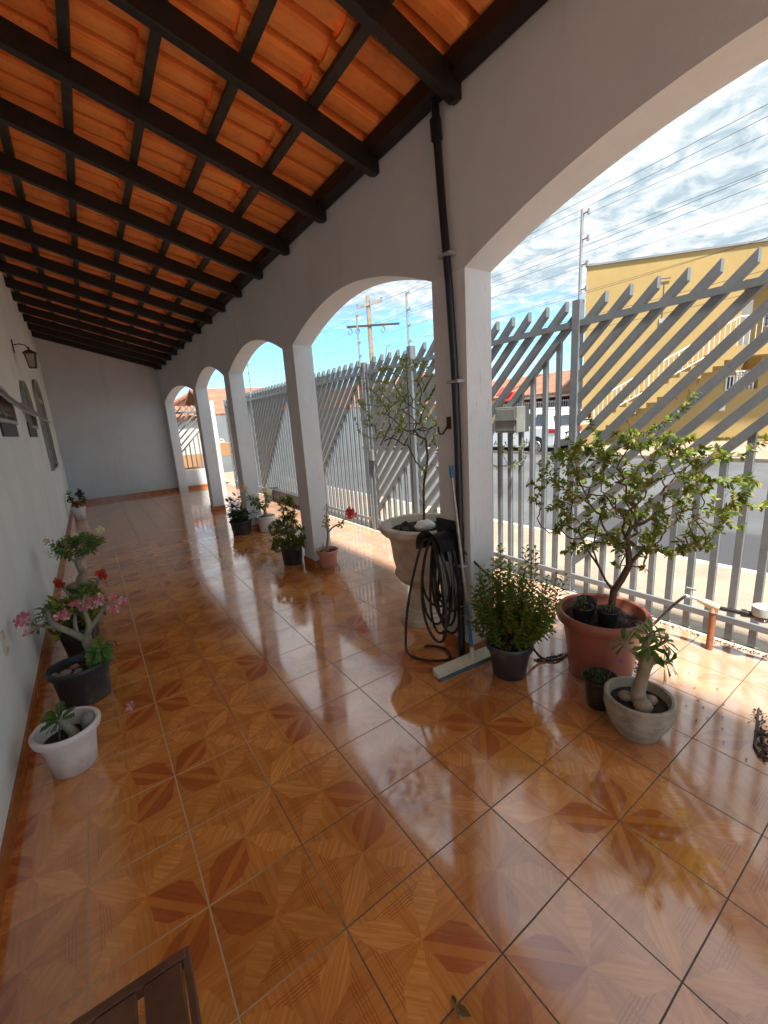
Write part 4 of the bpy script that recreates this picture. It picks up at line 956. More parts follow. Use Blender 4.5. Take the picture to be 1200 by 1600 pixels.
# long loop to the floor
lp = [(1.86, .95, .80), (1.85, 1.0, .76), (1.81, 1.05, .55), (1.77, 1.08, .32), (1.75, 1.09, .12), (1.74, 1.07, .03), (1.76, 1.0, .009), (1.82, .91, .009), (1.89, .86, .009), (1.95, .83, .012)]
def smooth_pts(p, n=5):
    P = [V(x) for x in p]; out = []
    for i in range(len(P)-1):
        a, b, c, d = P[max(i-1, 0)], P[i], P[i+1], P[min(i+2, len(P)-1)]
        for k in range(n):
            t_ = k/n; out.append(.5*((2*b)+(c-a)*t_+(2*a-5*b+4*c-d)*t_*t_+(3*b-a-3*c+d)*t_**3))
    out.append(P[-1]); return out
m.tube(smooth_pts(lp), .0085, 7)
m.tube(smooth_pts([(1.93, .86, .009), (1.97, .96, .01), (1.93, 1.05, .01), (1.88, 1.07, .012)]), .0085, 7)
m.tube(smooth_pts([(2.03, .84, .72), (2.10, .76, .60), (2.20, .74, .50), (2.27, .70, .40), (2.30, .62, .22), (2.33, .50, .03), (2.40, .42, .01), (2.52, .42, .01), (2.66, .40, .01)]), .0075, 7)
m.tube(smooth_pts([(2.70, .38, .01), (2.95, .22, .02), (3.06, .16, .12), (3.12, .08, .26), (3.165, .035, .325)]), .0085, 7)
obj('hose', m, 'rubber', hs, smooth=True, world=True)
obj('nozzle', MB().tube([(1.88, 1.07, .014), (1.855, 1.075, .016), (1.82, 1.08, .016)], [.011, .010, .006], 10), 'brass', hs, smooth=True, world=True)
sq = thing('floor_squeegee', 'floor squeegee leaning on the column, pole with blue sleeves and cream head', 'squeegee', (1.95, .76, 0))
a_, b_ = V((1.715, .755, .0)), V((2.17, .715, 0)); dr = (b_-a_).normalized(); nn = V((-dr.y, dr.x, 0))
obj('head', MB().prism([a_+nn*.035+V((0, 0, .012)), a_-nn*.02+V((0, 0, .012)), a_-nn*.03+V((0, 0, .028)), a_-nn*.005+V((0, 0, .036)), a_+nn*.04+V((0, 0, .055))], b_-a_), 'ivory', sq, world=True)
obj('blade', MB().prism([a_-nn*.022, a_-nn*.031, a_-nn*.036+V((0, 0, .024)), a_-nn*.026+V((0, 0, .024))], b_-a_), 'teal', sq, world=True)
p0, p1_ = V((2.005, .742, .03)), V((1.985, .865, 1.22))
obj('socket', MB().tube([p0, p0.lerp(p1_, .06)], [.017, .014], 12), 'ivory', sq, smooth=True, world=True)
obj('pole', MB().tube([p0.lerp(p1_, .05), p1_], .0095, 12), 'steelpole', sq, smooth=True, world=True)
obj('sleeve', MB().tube([p0.lerp(p1_, .07), p0.lerp(p1_, .30)], .0115, 12), 'blue', sq, smooth=True, world=True)
obj('sleeve', MB().tube([p0.lerp(p1_, .95), p0.lerp(p1_, 1.01)], .0125, 12), 'blue', sq, smooth=True, world=True)

# ---------------------------------------------------------------- tap and meter
tp = thing('water_tap', 'garden tap on a rusty standpipe with a cream fitting by the fence', 'tap', (3.2, -.1, 0))
obj('standpipe', MB().tube([(3.2, -.1, 0), (3.2, -.1, .28)], .018, 12), 'rust', tp, smooth=True, world=True)
obj('fitting', MB().tube([(3.2, -.13, .285), (3.195, -.07, .298), (3.19, -.02, .31)], [.021, .023, .014], 12).tube([(3.2, -.1, .25), (3.2, -.1, .30)], .024, 12), 'pvc', tp, smooth=True, world=True)
obj('spout', MB().tube([(3.19, -.02, .31), (3.175, .02, .318), (3.165, .045, .318)], [.009, .011, .013], 10), 'galv', tp, smooth=True, world=True)
obj('tap_handle', MB().tube([(3.177, .015, .318), (3.177, .015, .37)], [.011, .006], 10).box((3.171, -.012, .368), (3.183, .042, .376)), 'galv', tp, smooth=True, world=True)
mt_ = thing('water_meter', 'round grey water meter on a black pipe beside the tap', 'meter', (3.24, -.32, .28))
obj('pipe', MB().tube([(3.2, -.13, .285), (3.22, -.24, .285)], .013, 12).tube([(3.22, -.225, .285), (3.225, -.25, .285)], .023, 12).tube([(3.22, -.24, .285), (3.27, -.46, .28)], .02, 12), 'rubber', mt_, smooth=True, world=True)
obj('dial_cap', MB().lathe([(.048, 0), (.05, .01), (.05, .05), (.042, .056), (.01, .058)], (3.243, -.315, .295), 28), 'meter', mt_, smooth=True, world=True)
obj('body', MB().lathe([(.03, -.02), (.045, .0), (.048, .018)], (3.243, -.315, .278), 24), 'rubber', mt_, smooth=True, world=True)

# ---------------------------------------------------------------- small things on the floor
gr = thing('floor_drain', 'grimy square drain frame lying on the floor at the right edge', 'drain', (2.6, -.56, 0))
m = MB(); cz = [(2.415, -.60), (2.40, -.545), (2.45, -.515), (2.60, -.485), (2.76, -.452)]
m.tube([(x, y, .007) for x, y in cz], [.006, .007, .006, .005, .004], 6); m.bar((2.42, -.60, .006), (2.62, -.66, .006), .022, .010); m.bar((2.56, -.495, .006), (2.575, -.56, .006), .008, .008)
obj('frame', m, 'iron', gr, world=True); rnd = random.Random(91); m = MB()
for k in range(110):
    c = V((2.40, -.56, .004)).lerp(V((2.75, -.455, .006)), rnd.random()**1.4); m.blob(c+V((rnd.gauss(0, .012), rnd.gauss(0, .010), rnd.uniform(0, .004))), rnd.uniform(.002, .006), k, 5, 4, .3)
for k in range(40):
    c = V((2.41, -.56, .004)).lerp(V((2.70, -.465, .004)), rnd.random()); m.tube([c, c+V((rnd.uniform(-.03, .03), rnd.uniform(-.03, .03), rnd.uniform(0, .012)))], .0012, 4)
obj('grime', m, 'grime', gr, world=True)
def debris(name, label, cat, pts, rnd, l, w, mat, group=None):
    for i, (x, y) in enumerate(pts):
        m = MB(); m.leaf((0, 0, .003), (rnd.uniform(-1, 1), rnd.uniform(-1, 1), .25), (0, 0, 1), l*rnd.uniform(.7, 1.3), w, .3, .3)
        o = obj(name, m, mat); o.location = (x, y, .002); tag(o, label, cat, group)
rnd = random.Random(95)
import_pts = [(2.43, -.30), (2.50, -.33), (2.56, -.36), (2.58, -.28), (2.66, -.34), (2.60, -.45), (2.38, -.42), (2.33, -.52), (2.70, -.20), (2.78, -.28), (2.52, -.22), (2.46, -.40), (2.85, -.12), (2.62, -.24), (2.30, -.30)]
debris('fallen_leaf', 'tiny dry leaf fallen on the pale tiles right of the concrete pot', 'leaf', import_pts, rnd, .016, .008, 'leaf_dry', 'dry leaves fallen right of the concrete pot')
wdn = MB(); rr = random.Random(96)
for k in range(150): wdn.blob((2.72+rr.gauss(0, .10), .10+rr.gauss(0, .03)-.0, .003), rr.uniform(.002, .007), k, 5, 4, .3)
for k in range(260): u = rr.random(); wdn.blob((2.30+.42*u, .50-.16*u+rr.gauss(0, .012), .002), rr.uniform(.002, .006), k, 5, 4, .3)
for k in range(300): u = rr.random(); wdn.blob((3.34+rr.gauss(0, .012), -.6+2.2*u, .002), rr.uniform(.002, .006), k, 5, 4, .3)
tag(obj('swept_dirt', wdn, 'grime'), 'thin lines of swept dirt and grit on the tiles near the fence', 'dirt', kind='stuff')
ff = MB(); flower(ff, (0, 0, .012), (-.3, -.5, .6), rnd, .028); ff.leaf((0, 0, .005), (-1, -.5, 0), (0, 0, 1), .05, .008)
o = obj('fallen_flower', ff, 'petal_pink'); o.location = (.21, 1.685, .004); tag(o, 'single pink blossom fallen on the tiles beside the white pot', 'flower')
dl = MB(); dl.leaf((0, 0, .004), (.3, -1, .35), (-.6, .2, 1), .05, .022, .6, .1); dl.leaf((0, .01, .006), (-.2, -1, .5), (.8, .1, 1), .045, .018, .6, .3); dl.leaf((.005, .0, .004), (.2, 1, .2), (0, 0, 1), .022, .012, .4, .3)
o = obj('curled_leaf', dl, 'leaf_dry'); o.location = (.80, -.33, .002); tag(o, 'curled dry brown leaf on a grout line at the bottom of the photo', 'leaf')
# bench corner at the bottom left
bn = thing('wooden_bench', 'corner of a dark slatted wooden bench at the bottom left', 'bench', (.1, -.25, 0))
ZB = .45; ex = V((-1, .02, 0)).normalized(); ey = V((-.04, -1, 0)).normalized(); c0 = V((.246, -.09, ZB))
def bp(u, v, z): return c0+ex*u+ey*v+V((0, 0, z))
obj('front_rail', MB().prism([bp(-.004, 0, -.03), bp(.52, 0, -.03), bp(.52, 0, 0), bp(-.004, 0, .0)], ey*.022), 'wood', bn, world=True, bevel=.004)
for k in range(5):
    u0 = .006+k*.082; obj('slat', MB().prism([bp(u0, .024, -.012), bp(u0+.070, .024, -.012), bp(u0+.070, .024, 0), bp(u0, .024, 0)], ey*.9), 'wood', bn, world=True, bevel=.003)
obj('side_rail', MB().prism([bp(-.012, .0, -.04), bp(.003, .0, -.04), bp(.003, .0, -.002), bp(-.012, .0, -.002)], ey*.93), 'wood', bn, world=True, bevel=.003)
for u, v in ((.02, .03), (.48, .03), (.02, .88), (.48, .88)): obj('leg', MB().prism([bp(u, v, -.014), bp(u+.035, v, -.014), bp(u+.035, v+.035, -.014), bp(u, v+.035, -.014)], (0, 0, -.435)), 'wood', bn, world=True)

# ================================================================ the street
A0 = V((17.6, 9.25, 0)); DU = V((.65493, -.75569, 0)); NU = V((.75569, .65493, 0))
def F(u, n, z): return A0+DU*u+NU*n+V((0, 0, z))
def fbox(mb, u0, u1, n0, n1, z0, z1): return mb.obox(F((u0+u1)/2, (n0+n1)/2, (z0+z1)/2), DU*(u1-u0)/2, NU*(n1-n0)/2, V((0, 0, (z1-z0)/2)))
yb = thing('yellow_building', 'two-storey ochre yellow building with outside stair across the street', 'building', tuple(F(4, 0, -.2)))
m = MB()
QL = V((.92, .39, 0)); m.prism([F(0, 0, -.3), F(5.40, 0, -.3), F(5.40, 9, -.3), A0+QL*11+V((0, 0, -.3))], (0, 0, 7.1)); fbox(m, 5.40, 14, 0, 9, 5.62, 6.798); fbox(m, 5.40, 14, 1.3, 9, 3.2, 5.62); fbox(m, 6.18, 14, 0, 9, -.3, 3.198); fbox(m, 5.40, 6.18, .9, 9, -.3, 3.196); fbox(m, 5.40, 6.18, 0, .9, -.3, 1.70)
obj('wall', m, 'yellow', yb, world=True)
m = MB(); m.prism([F(-.06, -.06, 6.8), F(14.06, -.06, 6.8), F(14.06, 9.06, 6.8), A0+QL*11+V((0, 0, 6.8))], (0, 0, .07)); obj('parapet_cap', m, 'greywall', yb, world=True)
m = MB(); fbox(m, 4.98, 14, -.85, -.003, 2.88, 3.26); obj('balcony_slab', m, 'yellow', yb, world=True)
# stair flight against the wall, stepped underside
poly = []; ns = 13; u0_, u1_, z0_, z1_ = .4, 4.98, .75, 3.26
for i in range(ns):
    ua = u0_+(u1_-u0_)*i/ns; ub = u0_+(u1_-u0_)*(i+1)/ns; zc_ = z0_+(z1_-z0_)*(i+1)/ns; poly += [(ua, zc_), (ub, zc_)]
for i in reversed(range(ns)):
    ua = u0_+(u1_-u0_)*i/ns; ub = u0_+(u1_-u0_)*(i+1)/ns; zc_ = z0_+(z1_-z0_)*(i)/ns-.28; poly += [(ub, zc_+.0), (ua, zc_+.0)]
m = MB().prism([F(u, -.85, z) for u, z in poly], NU*.847); obj('outside_stair', m, 'yellow', yb, world=True)
m = MB(); fbox(m, -.6, .4, -.85, -.003, -.2, .75); obj('stair_base', m, 'yellow', yb, world=True)
r = MB()
def zst(u): return z0_+(z1_-z0_)*(u-u0_)/(u1_-u0_)
r.tube([F(.2, -.82, zst(.2)+.95), F(4.95, -.82, zst(4.95)+.98)], .025, 6); r.tube([F(.2, -.82, zst(.2)+.2), F(4.95, -.82, zst(4.95)+.22)], .02, 6)
for k in range(30): u = .3+.158*k; r.tube([F(u, -.82, zst(u)+.2), F(u, -.82, zst(u)+.95)], .013 if k % 6 else .03, 5)
r.tube([F(4.95, -.82, 4.24), F(12, -.82, 4.24)], .025, 6)
for k in range(40): u = 4.98+.18*k; r.tube([F(u, -.82, 3.26), F(u, -.82, 4.24)], .013, 5)
obj('railing', r, 'white', yb, world=True)
def fwin(u0, u1, z0, z1, n, grille=False):
    m = MB(); fbox(m, u0, u1, n-.05, n-.005, z0, z1); w_ = obj('window', m, 'white', yb, world=True)
    m = MB(); fbox(m, u0+.05, (u0+u1)/2-.02, n-.056, n-.051, z0+.05, z1-.05); fbox(m, (u0+u1)/2+.02, u1-.05, n-.056, n-.051, z0+.05, z1-.05); obj('pane', m, 'carglass2' if grille else 'dark', w_, world=True)
    if grille:
        m = MB()
        for k in range(6): u = u0+(u1-u0)*(k+.5)/6; m.tube([F(u, n-.09, z0), F(u, n-.09, z1)], .012, 4)
        for k in range(5): z = z0+(z1-z0)*(k+.5)/5; m.tube([F(u0, n-.09, z), F(u1, n-.09, z)], .012, 4)
        obj('grille', m, 'iron', w_, world=True)
m = MB(); fbox(m, 5.62, 6.3, 1.2, 1.295, 3.28, 5.1); dd = obj('door', m, 'white', yb, world=True)
fwin(6.75, 7.5, 4.05, 5.1, 1.3, True); fwin(8.5, 9.6, 4.05, 5.1, 1.3, True)
fwin(5.10, 5.38, 1.70, 2.25, 0); m = MB()
for k in range(7): z = 1.78+.1*k; fbox(m, 5.62, 6.16, .55, .60, z, z+.06)
obj('louvre', m, 'white', yb, world=True)
m = MB()
for k in range(6): fbox(m, 5.48+.115*k, 5.53+.115*k, .10, .16, 1.70, 2.36)
obj('baluster_row', m, 'white', yb, world=True)
m = MB(); fbox(m, 4.86, 5.14, -.12, -.003, .95, 1.22); obj('meter_box', m, 'white', yb, world=True); m = MB(); fbox(m, 2.65, 2.85, -.06, -.003, 4.42, 4.58); obj('bracket', m, 'galv', yb, world=True)
m = MB(); m.tube([F(2.75, -.03, 4.5), F(2.75, -.03, 5.9)], .012, 5); m.tube([F(2.6, -.05, 6.0), F(2.95, -.05, 6.0)], .02, 5); obj('cable', m, 'wire', yb, world=True)
# damp cracks
m = MB(); rnd = random.Random(7)
for k in range(16):
    u = rnd.uniform(1.5, 5.8); z = zst(min(u, 4.9))-.35-rnd.uniform(0, .5); p = [F(u, -.004, z)]
    for j in range(4): p.append(p[-1]+DU*rnd.uniform(-.12, .12)+V((0, 0, -rnd.uniform(.05, .15))))
    m.tube(p, .008, 4)
obj('wall_cracks', m, 'iron', yb, world=True)
yw = thing('yellow_yard_wall', 'low ochre wall left of the yellow building', 'wall', (18.5, 11.5, -.1))
m = MB(); m.box((19.6, 9.8, -.2), (19.8, 14.6, 1.35)); obj('wall', m, 'yellow', yw, world=True)

# houses left of it, street side
hA = thing('terraced_house', 'low house with wine-red porch, white grilles and a red awning across the street', 'house', (21, 14, -.1))
m = MB(); m.box((21.2, 10.6, -.2), (27, 15.4, 2.25)); obj('wall', m, 'magenta', hA, world=True)
m = MB(); m.prism([(19.7, 10.4, 2.22), (24, 10.4, 3.55), (28, 10.4, 2.3), (28, 10.4, 2.2), (24, 10.4, 3.42), (19.7, 10.4, 2.1)], (0, 6.4, 0)); obj('roof', m, 'farroof', hA, world=True)
m = MB(); m.box((19.9, 10.6, 2.0), (20.0, 15.4, 2.2)); obj('beam', m, 'white', hA, world=True)
m = MB()
for k in range(40): y = 10.7+.12*k; m.tube([(20.05, y, .8), (20.05, y, 1.85)], .016, 4)
for z in (.85, 1.25, 1.8): m.tube([(20.05, 10.6, z), (20.05, 15.4, z)], .02, 4)
obj('grille', m, 'white', hA, world=True)
for y in (10.9, 12.5, 14.1): obj('porch_post', MB().box((20.0, y, -.1), (20.15, y+.14, 2.0)), 'white', hA, world=True)
for y in (11.2, 12.9): 
    w_ = obj('window', MB().box((21.12, y, .9), (21.19, y+.9, 1.8)), 'white', hA, world=True); obj('pane', MB().box((21.10, y+.08, .98), (21.119, y+.82, 1.72)), 'carglass2', w_, world=True)
m = MB().prism([(19.7, 14.3, 2.75), (19.2, 14.3, 2.35), (19.2, 14.3, 2.30), (19.7, 14.3, 2.70)], (0, .9, 0)); m.prism([(19.7, 14.0, 2.45), (19.2, 14.0, 2.05), (19.2, 14.0, 2.0), (19.7, 14.0, 2.40)], (0, .8, 0)); obj('awning', m, 'redaw', hA, world=True)
hB = thing('cream_house', 'cream house with terracotta tiled roof, left of the wine-red porch', 'house', (21, 18, -.1))
m = MB(); m.box((20, 15.6, -.2), (27, 22, 2.25)); obj('wall', m, 'cream', hB, world=True); m = MB().prism([(19.6, 15.45, 2.22), (23.5, 15.45, 3.5), (28, 15.45, 2.3), (28, 15.45, 2.2), (23.5, 15.45, 3.4), (19.6, 15.45, 2.12)], (0, 6.9, 0)); obj('roof', m, 'farroof', hB, world=True)
w_ = obj('window', MB().box((19.93, 17, .8), (19.99, 18.2, 1.8)), 'white', hB, world=True); obj('pane', MB().box((19.91, 17.08, .88), (19.929, 18.12, 1.72)), 'carglass2', w_, world=True)
# far street wall seen through the gate: white wall, then roofs
ww = thing('street_wall', 'long whitewashed wall across the street behind the gate', 'wall', (16, 26, -.2))
m = MB(); m.box((15.6, 22.2, -.3), (15.8, 42, 1.55)); obj('wall', m, 'whitewall', ww, world=True); m = MB(); m.box((15.55, 22.2, 1.55), (15.85, 42, 1.68)); obj('coping', m, 'brickwall', ww, world=True)
hC = thing('brown_roofed_house', 'house with a weathered brown tiled roof behind the whitewashed wall', 'house', (20, 30, 0))
m = MB(); m.box((17.5, 23.5, -.2), (26, 38, 2.5)); obj('wall', m, 'cream', hC, world=True); m = MB().prism([(16.6, 23.2, 2.4), (21.5, 23.2, 4.6), (27, 23.2, 2.4), (27, 23.2, 2.28), (21.5, 23.2, 4.48), (16.6, 23.2, 2.28)], (0, 15.2, 0)); obj('roof', m, 'farroof', hC, world=True)
w_ = obj('window', MB().box((17.43, 26, .9), (17.49, 27.4, 2.0)), 'white', hC, world=True); obj('pane', MB().box((17.41, 26.1, 1.0), (17.429, 27.3, 1.9)), 'carglass2', w_, world=True)
# end of the yard
gw = thing('grey_yard_wall', 'rough dark grey wall beyond the open corner of the yard', 'wall', (5, 17, 0))
m = MB(); m.box((4.42, 17.1, -.3), (11.5, 17.3, 2.05)); obj('wall', m, 'greywall', gw, world=True)
ob = thing('orange_planter_block', 'orange block on a pale blue plinth against the grey wall', 'block', (4.75, 16.9, -.22))
obj('block', MB().box((4.42, 16.7, .45), (5.05, 17.05, .98)), 'brickwall', ob, world=True, bevel=.01); obj('plinth', MB().box((4.40, 16.68, -.3), (5.07, 17.07, .448)), 'greywall', ob, world=True)
orn = MB(); orn.lathe([(.13, 0), (.15, .02), (.13, .05)], (0, 0, 0), 20); orn.tube([(.09*cos(a/10*pi), 0, .05+.09*sin(a/10*pi)) for a in range(11)], .03, 8)
o = obj('garden_ornament', orn, 'whitewall', smooth=True); o.location = (4.72, 16.85, .98); tag(o, 'small white arched ornament on top of the orange block', 'ornament')
hD = thing('tiled_house', 'house with a broad mottled terracotta roof beyond the grey wall', 'house', (6, 20, 0))
m = MB(); m.box((5.3, 18.2, -.2), (11, 26, 2.2)); obj('wall', m, 'brickwall', hD, world=True)
m = MB().prism([(4.75, 17.5, 2.15), (4.75, 21.5, 3.50), (4.75, 26, 2.0), (4.75, 26, 1.88), (4.75, 21.5, 3.38), (4.75, 17.5, 2.03)], (7.2, 0, 0)); obj('roof', m, 'farroof', hD, world=True)
vd = thing('white_yard_wall', 'bright white wall seen through the rear fence', 'wall', (2.5, 17, 0))
obj('wall', MB().box((-4, 17.1, -.3), (4.40, 17.25, 1.95)), 'whitewall', vd, world=True); obj('base_band', MB().box((-4, 17.06, -.3), (4.40, 17.098, .62)), 'brickwall', vd, world=True)
sr = thing('tiled_lean_to', 'ragged row of old tiles on top of the white wall', 'lean-to', (2.5, 17.3, 1.9))
m = MB(); 
for k in range(42): xx = -3.9+.2*k; m.tube([(xx, 16.95, 1.98+.02*(k % 3)), (xx, 18.3, 2.45)], .11, 8)
obj('roof', m, 'farroof', sr, world=True)
hE = thing('gabled_house', 'small gabled house with a dark attic opening beyond the white wall', 'house', (6.1, 25.5, 0))
m = MB(); m.prism([(4.9, 25.5, -.2), (7.4, 25.5, -.2), (7.4, 25.5, 3.1), (6.15, 25.5, 3.75), (4.9, 25.5, 3.1)], (0, 5, 0)); obj('wall', m, 'pinkroof', hE, world=True)
m = MB().prism([(4.6, 25.2, 2.98), (6.15, 25.2, 3.78), (7.7, 25.2, 2.98), (7.7, 25.2, 3.1), (6.15, 25.2, 3.92), (4.6, 25.2, 3.1)], (0, 5.6, 0)); obj('roof', m, 'farroof', hE, world=True)
w_ = obj('window', MB().box((5.3, 25.42, 2.7), (6.1, 25.49, 3.3)), 'dark', hE, world=True)
hF = thing('pink_roofed_shed', 'low shed with a pink sheet roof beyond the white wall', 'shed', (2.5, 20, 0))
m = MB(); m.box((.5, 19.2, -.2), (3.8, 23, 2.2)); obj('wall', m, 'cream', hF, world=True); m = MB().prism([(.3, 19.0, 2.2), (.3, 23.4, 2.75), (.3, 23.4, 2.83), (.3, 19.0, 2.28)], (3.5, 0, 0)); obj('roof', m, 'pinkroof', hF, world=True)

# street trees and shrubs beyond the fence
def far_tree(name, label, cat, c, rx, rz, h, n, seed, lsz=.12, mat='leaf_far', group=None):
    rnd = random.Random(seed); t_ = thing(name, label, cat, (c[0], c[1], -.15), group); sk = [((0, 0, 0), None), ((0, 0, h*.35), 0), ((.05, 0, h*.55), 1)]
    tg = []
    while len(tg) < n:
        v = rdir(rnd)*rnd.uniform(.3, 1)**.5; tg.append(V((v.x*rx, v.y*rx, h+v.z*rz)))
    wood, P, par, cnt, ends = grow(sk, tg, rnd, .25, .008, .45, .4, .12); obj('trunk', wood, 'bark', t_, smooth=True); lf = MB(); leaves_on(P, par, cnt, rnd, lf, 14, lsz, lsz*.5, 8); obj('crown', lf, mat, t_)
far_tree('street_tree', 'yellow-green tree across the street, right of the gate', 'tree', (14.6, 17.6), 1.5, 1.3, 2.3, 220, 1, .17)
far_tree('street_tree', 'leafy tree across the street directly behind the gate', 'tree', (15.0, 20.2), 1.6, 1.3, 2.3, 220, 2, .17)
far_tree('street_shrub', 'small green shrub beside the cream house wall', 'shrub', (19.0, 16.4), .6, .5, .9, 50, 3, .13)
far_tree('distant_tree', 'distant green treetop beyond the rear fence', 'tree', (4.6, 36), 1.3, .7, 3.4, 60, 4, .3)
# hedge-like climber across the gate
hg = thing('climbing_hedge', 'mottled hedge of small leaves on a wall across the street behind the gate', 'hedge', (14.9, 18.5, -.1))
obj('wall', MB().box((15.2, 15.6, -.3), (15.35, 21.9, 1.35)), 'whitewall', hg, world=True); rnd = random.Random(6); m = MB()
for k in range(3800):
    y = rnd.uniform(15.6, 21.9); z = rnd.uniform(-.0, 1.45+.15*sin(y*3)); m.leaf((15.15+rnd.uniform(-.15, .05), y, z), (rnd.uniform(-1, 0), rnd.uniform(-1, 1), rnd.uniform(-1, .6)), (-.5, 0, 1), .11, .06)
obj('foliage', m, 'leaf_far', hg, world=True)
gs = MB(); rnd = random.Random(8)
for k in range(2200): u = rnd.uniform(-1, 8); p = F(u, -.95-abs(rnd.gauss(0, .25)), -.12); gs.leaf(p, (rnd.uniform(-.4, .4), rnd.uniform(-.4, .4), 1), (1, 0, 0), rnd.uniform(.05, .16), .02)
tag(obj('verge_grass', gs, 'grass'), 'sparse grass along the foot of the yellow building', 'grass', kind='stuff')

# cars
def car(name, label, loc, mat, glass, rotz=0.):
    c = thing(name, label, 'car', loc); L_ = 4.25; W2 = .87
    # side profile, front towards +y; lower body as stations across the width
    low = [(-2.08, .34), (-2.12, .62), (-2.08, .95), (-1.92, 1.02), (-.3, 1.03), (1.0, 1.0), (1.75, .92), (2.05, .78), (2.12, .55), (2.08, .32)]
    arch = []
    def wheelarch(yc, r=.37): return [(yc+r*cos(a), .30+r*sin(a)) for a in [pi*k/8 for k in range(9)]]
    bot = [(2.08, .30)]+[(y, z) for y, z in wheelarch(1.30)]+[(.90, .26), (-.95, .26)]+[(y, z) for y, z in wheelarch(-1.33)]+[(-1.75, .30)]
    poly = low+[(2.02, .27)]+wheelarch(1.30)+[(.8, .25), (-.8, .25)]+wheelarch(-1.33)+[(-1.95, .30)]
    m = MB(); m.prism([(-W2, y, z) for y, z in poly], (2*W2, 0, 0)); obj('body', m, mat, c, bevel=.035)
    gh = [(-1.98, 1.0, .80), (-1.80, 1.42, .66), (-1.55, 1.60, .62), (.0, 1.64, .62), (.35, 1.58, .64), (1.05, 1.02, .80)]
    m = MB(); n = len(gh); m.add([(-w_, y, z) for y, z, w_ in gh]+[(w_, y, z) for y, z, w_ in gh], [tuple(range(n)), tuple(n+i for i in reversed(range(n)))]+[(i, i+n, (i+1) % n+n, (i+1) % n) for i in range(n)]); obj('roof', m, mat, c, bevel=.02)
    for s in (-1, 1):
        for (a, b) in (((-1.72, 1.08), (-1.20, 1.50)), ((-1.10, 1.08), (-.25, 1.54)), ((-.17, 1.08), (.70, 1.52))):
            x1, x2 = s*.79, s*.655; top2 = b[0]-.12 if b[0] > .5 else b[0]
            m = MB().add([(x1, a[0], a[1]), (x1, b[0] if b[0] < .5 else .82, a[1]), (x2, b[0] if b[0] < .5 else .42, b[1]), (x2, a[0]+(.18 if a[0] < -1.5 else 0), b[1])]+[(x1+s*.012, a[0], a[1]), (x1+s*.012, b[0] if b[0] < .5 else .82, a[1]), (x2+s*.012, b[0] if b[0] < .5 else .42, b[1]), (x2+s*.012, a[0]+(.18 if a[0] < -1.5 else 0), b[1])], [(0,1,2,3),(4,7,6,5),(0,4,5,1),(1,5,6,2),(2,6,7,3),(3,7,4,0)])
            obj('side_window', m, glass, c)
        obj('tail_light', MB().box((s*.60 if s > 0 else -.885, -2.13, .80), (.885 if s > 0 else s*.60, -1.86, .96)), 'redlens', c, bevel=.01)
        obj('headlight', MB().box((s*.50 if s > 0 else -.86, 2.0, .62), (.86 if s > 0 else s*.50, 2.10, .76)), 'glass', c)
        obj('door_handle', MB().box((s*.87, -.62, .92), (s*.89, -.44, .95)), 'dark', c); obj('mirror', MB().box((min(s*.86, s*1.02), .62, 1.0), (max(s*.86, s*1.02), .78, 1.12)), mat, c, bevel=.02)
        for yc in (1.30, -1.33):
            wh = obj('wheel', MB().tube([(s*.68, yc, .30), (s*.885, yc, .30)], .315, 28), 'tyre', c, smooth=True)
            rm = MB().tube([(s*.86, yc, .30), (s*.893, yc, .30)], .055, 14)
            for k in range(10): a = 2*pi*k/10; rm.bar((s*.885, yc+.03*cos(a), .3+.03*sin(a)), (s*.885, yc+.20*cos(a), .3+.20*sin(a)), .022, .04)
            rm.tube([(s*.889, yc+.205*cos(2*pi*k/24), .3+.205*sin(2*pi*k/24)) for k in range(25)], .014, 6, False); obj('rim', rm, 'rim', wh)
    m = MB().add([(-.62, -1.99, 1.06), (.62, -1.99, 1.06), (.55, -1.83, 1.42), (-.55, -1.83, 1.42)]+[(-.62, -2.01, 1.06), (.62, -2.01, 1.06), (.55, -1.85, 1.42), (-.55, -1.85, 1.42)], [(0,1,2,3),(4,7,6,5),(0,4,5,1),(1,5,6,2),(2,6,7,3),(3,7,4,0)]); obj('rear_window', m, glass, c)
    obj('rear_bumper', MB().box((-.86, -2.19, .30), (.86, -2.05, .56)), 'pot_grey', c, bevel=.03); obj('number_plate', MB().box((-.22, -2.205, .64), (.22, -2.13, .76)), 'white', c)
    c.rotation_euler = (0, 0, rotz); return c
car('parked_car', 'white suv parked across the street, partly behind the mailbox', (15.2, 10.45, -.22), 'carwhite', 'carglass')
car('parked_car', 'beige car parked just behind the white suv', (17.4, 11.0, -.12), 'carsilver', 'carglass2')

# utility pole and wires
up = thing('utility_pole', 'concrete utility pole with crossarms behind the gate', 'utility pole', (17.05, 24.0, -.2))
obj('pole', MB().tube([(0, 0, 0), (0, 0, 9.6)], [.20, .13], 14), 'concpole', up, smooth=True)
ax_ = V((.82, -.57, 0))
obj('crossarm', MB().bar(tuple(V((0, -.15, 9.05))-ax_*.85-V((0, 0, .18))), tuple(V((0, -.15, 9.05))+ax_*.85+V((0, 0, .18))), .10, .12), 'concpole', up)
obj('crossarm', MB().bar(tuple(V((0, -.15, 7.75))-ax_*1.6), tuple(V((0, -.15, 7.75))+ax_*1.9), .10, .12), 'iron', up)
for k, u in enumerate((-.8, 0.02, .8)): obj('insulator', MB().lathe([(.03, 0), (.06, .05), (.03, .10), (.06, .15), (.02, .2)], tuple(V((0, -.15, 9.1))+ax_*u+V((0, 0, .2*u)))), 'greywall', up)
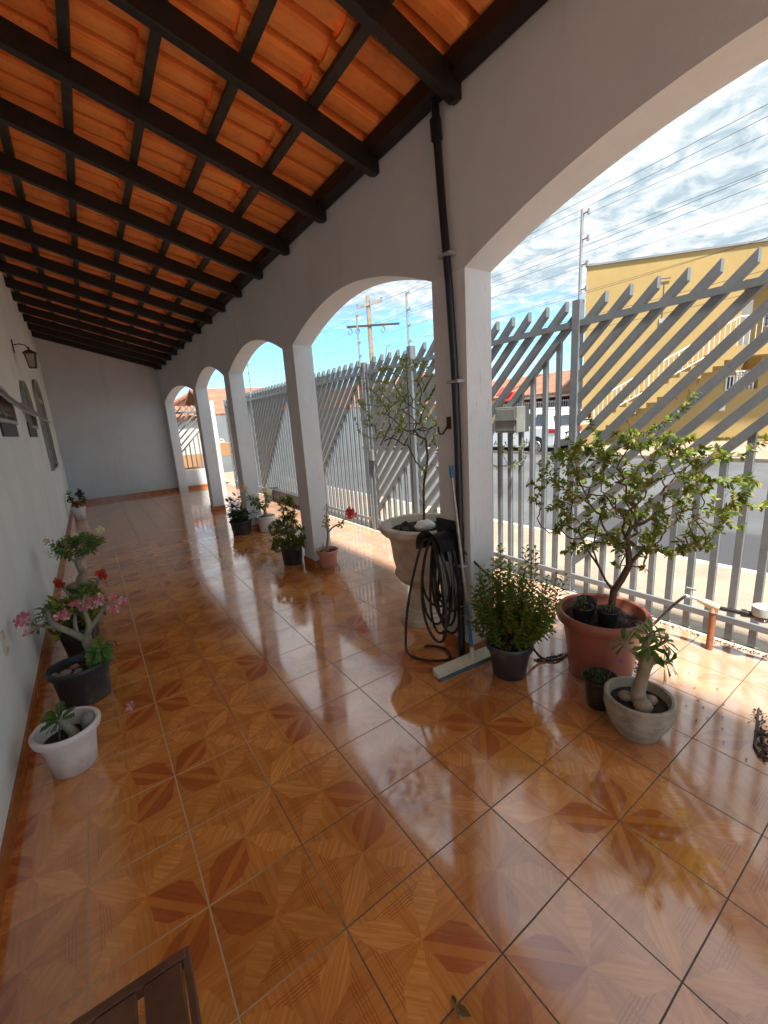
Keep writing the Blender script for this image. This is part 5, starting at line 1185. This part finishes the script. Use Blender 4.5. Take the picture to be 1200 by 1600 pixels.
for u in (-1.4, -.9, .8): obj('insulator', MB().tube([tuple(V((0, -.15, 7.65))+ax_*u+V((.16*cos(a), 0, -.2+.2*sin(a)))) for a in [2*pi*j/10 for j in range(11)]], .03, 6, False), 'greywall', up)
m = MB(); rnd = random.Random(2)
for k in range(16): z = rnd.uniform(3.6, 5.4); a = rnd.uniform(0, 6.28); m.tube([(.2*cos(a), .2*sin(a), z), (.4*cos(a+.5), .4*sin(a+.5), z+.2), (.22*cos(a+1), .22*sin(a+1), z+.5)], .03, 5)
obj('cable_tangle', m, 'wire', up); obj('lamp_arm', MB().tube([(0, 0, 4.6), (.7, -.5, 5.4), (.9, -.6, 6.4), (1.1, -.75, 6.5)], .04, 6), 'greywall', up)
# cables strung along the street
cat_lines = [((17.05, 24, 8.9), (13.5, -12, 8.6), .5), ((17.6, 23.6, 8.95), (14.2, -12, 8.7), .55), ((17.0, 24, 7.6), (13.0, -12, 7.0), .6), ((17.4, 23.8, 7.6), (13.6, -12, 7.0), .65), ((17.0, 24, 6.2), (12.9, -12, 5.6), .7), ((17.0, 24, 5.4), (12.9, -12, 5.0), .75), ((17.0, 24, 5.0), (12.9, -12, 4.6), .8),
             ((17.05, 24, 8.9), (-20, 50, 8.6), .6), ((17.0, 24, 7.6), (-20, 50, 7.2), .8), ((17.0, 24, 5.6), (-20, 50, 4.9), .7), ((17.0, 24, 5.0), (-20, 50, 4.4), .9), ((17.0, 24, 6.2), (-20, 50, 5.8), .9)]
for i, (a, b, s) in enumerate(cat_lines):
    side = i < 7
    o = obj('power_line', MB().tube(arc(a, b, s, 14), .007, 4), 'wire')
    tag(o, 'thin dark overhead cable crossing the sky above the street to the right' if side else 'thin dark overhead cable running left from the utility pole', 'cable', 'overhead cables on the right' if side else 'overhead cables on the left')
for i, z in enumerate((2.33, 2.50, 2.665, 2.83)):
    o = obj('fence_wire', MB().tube([(FX+.01, -4.8, z), (FX+.01, .92, z), (FX+.01, 3.0, z), (FX+.01, 4.0, z), (FX+.01, 8.55, z)], .0012, 4), 'wire'); tag(o, ['lowest', 'second lowest', 'second highest', 'highest'][i]+' electric fence wire strung between the thin masts', 'wire')
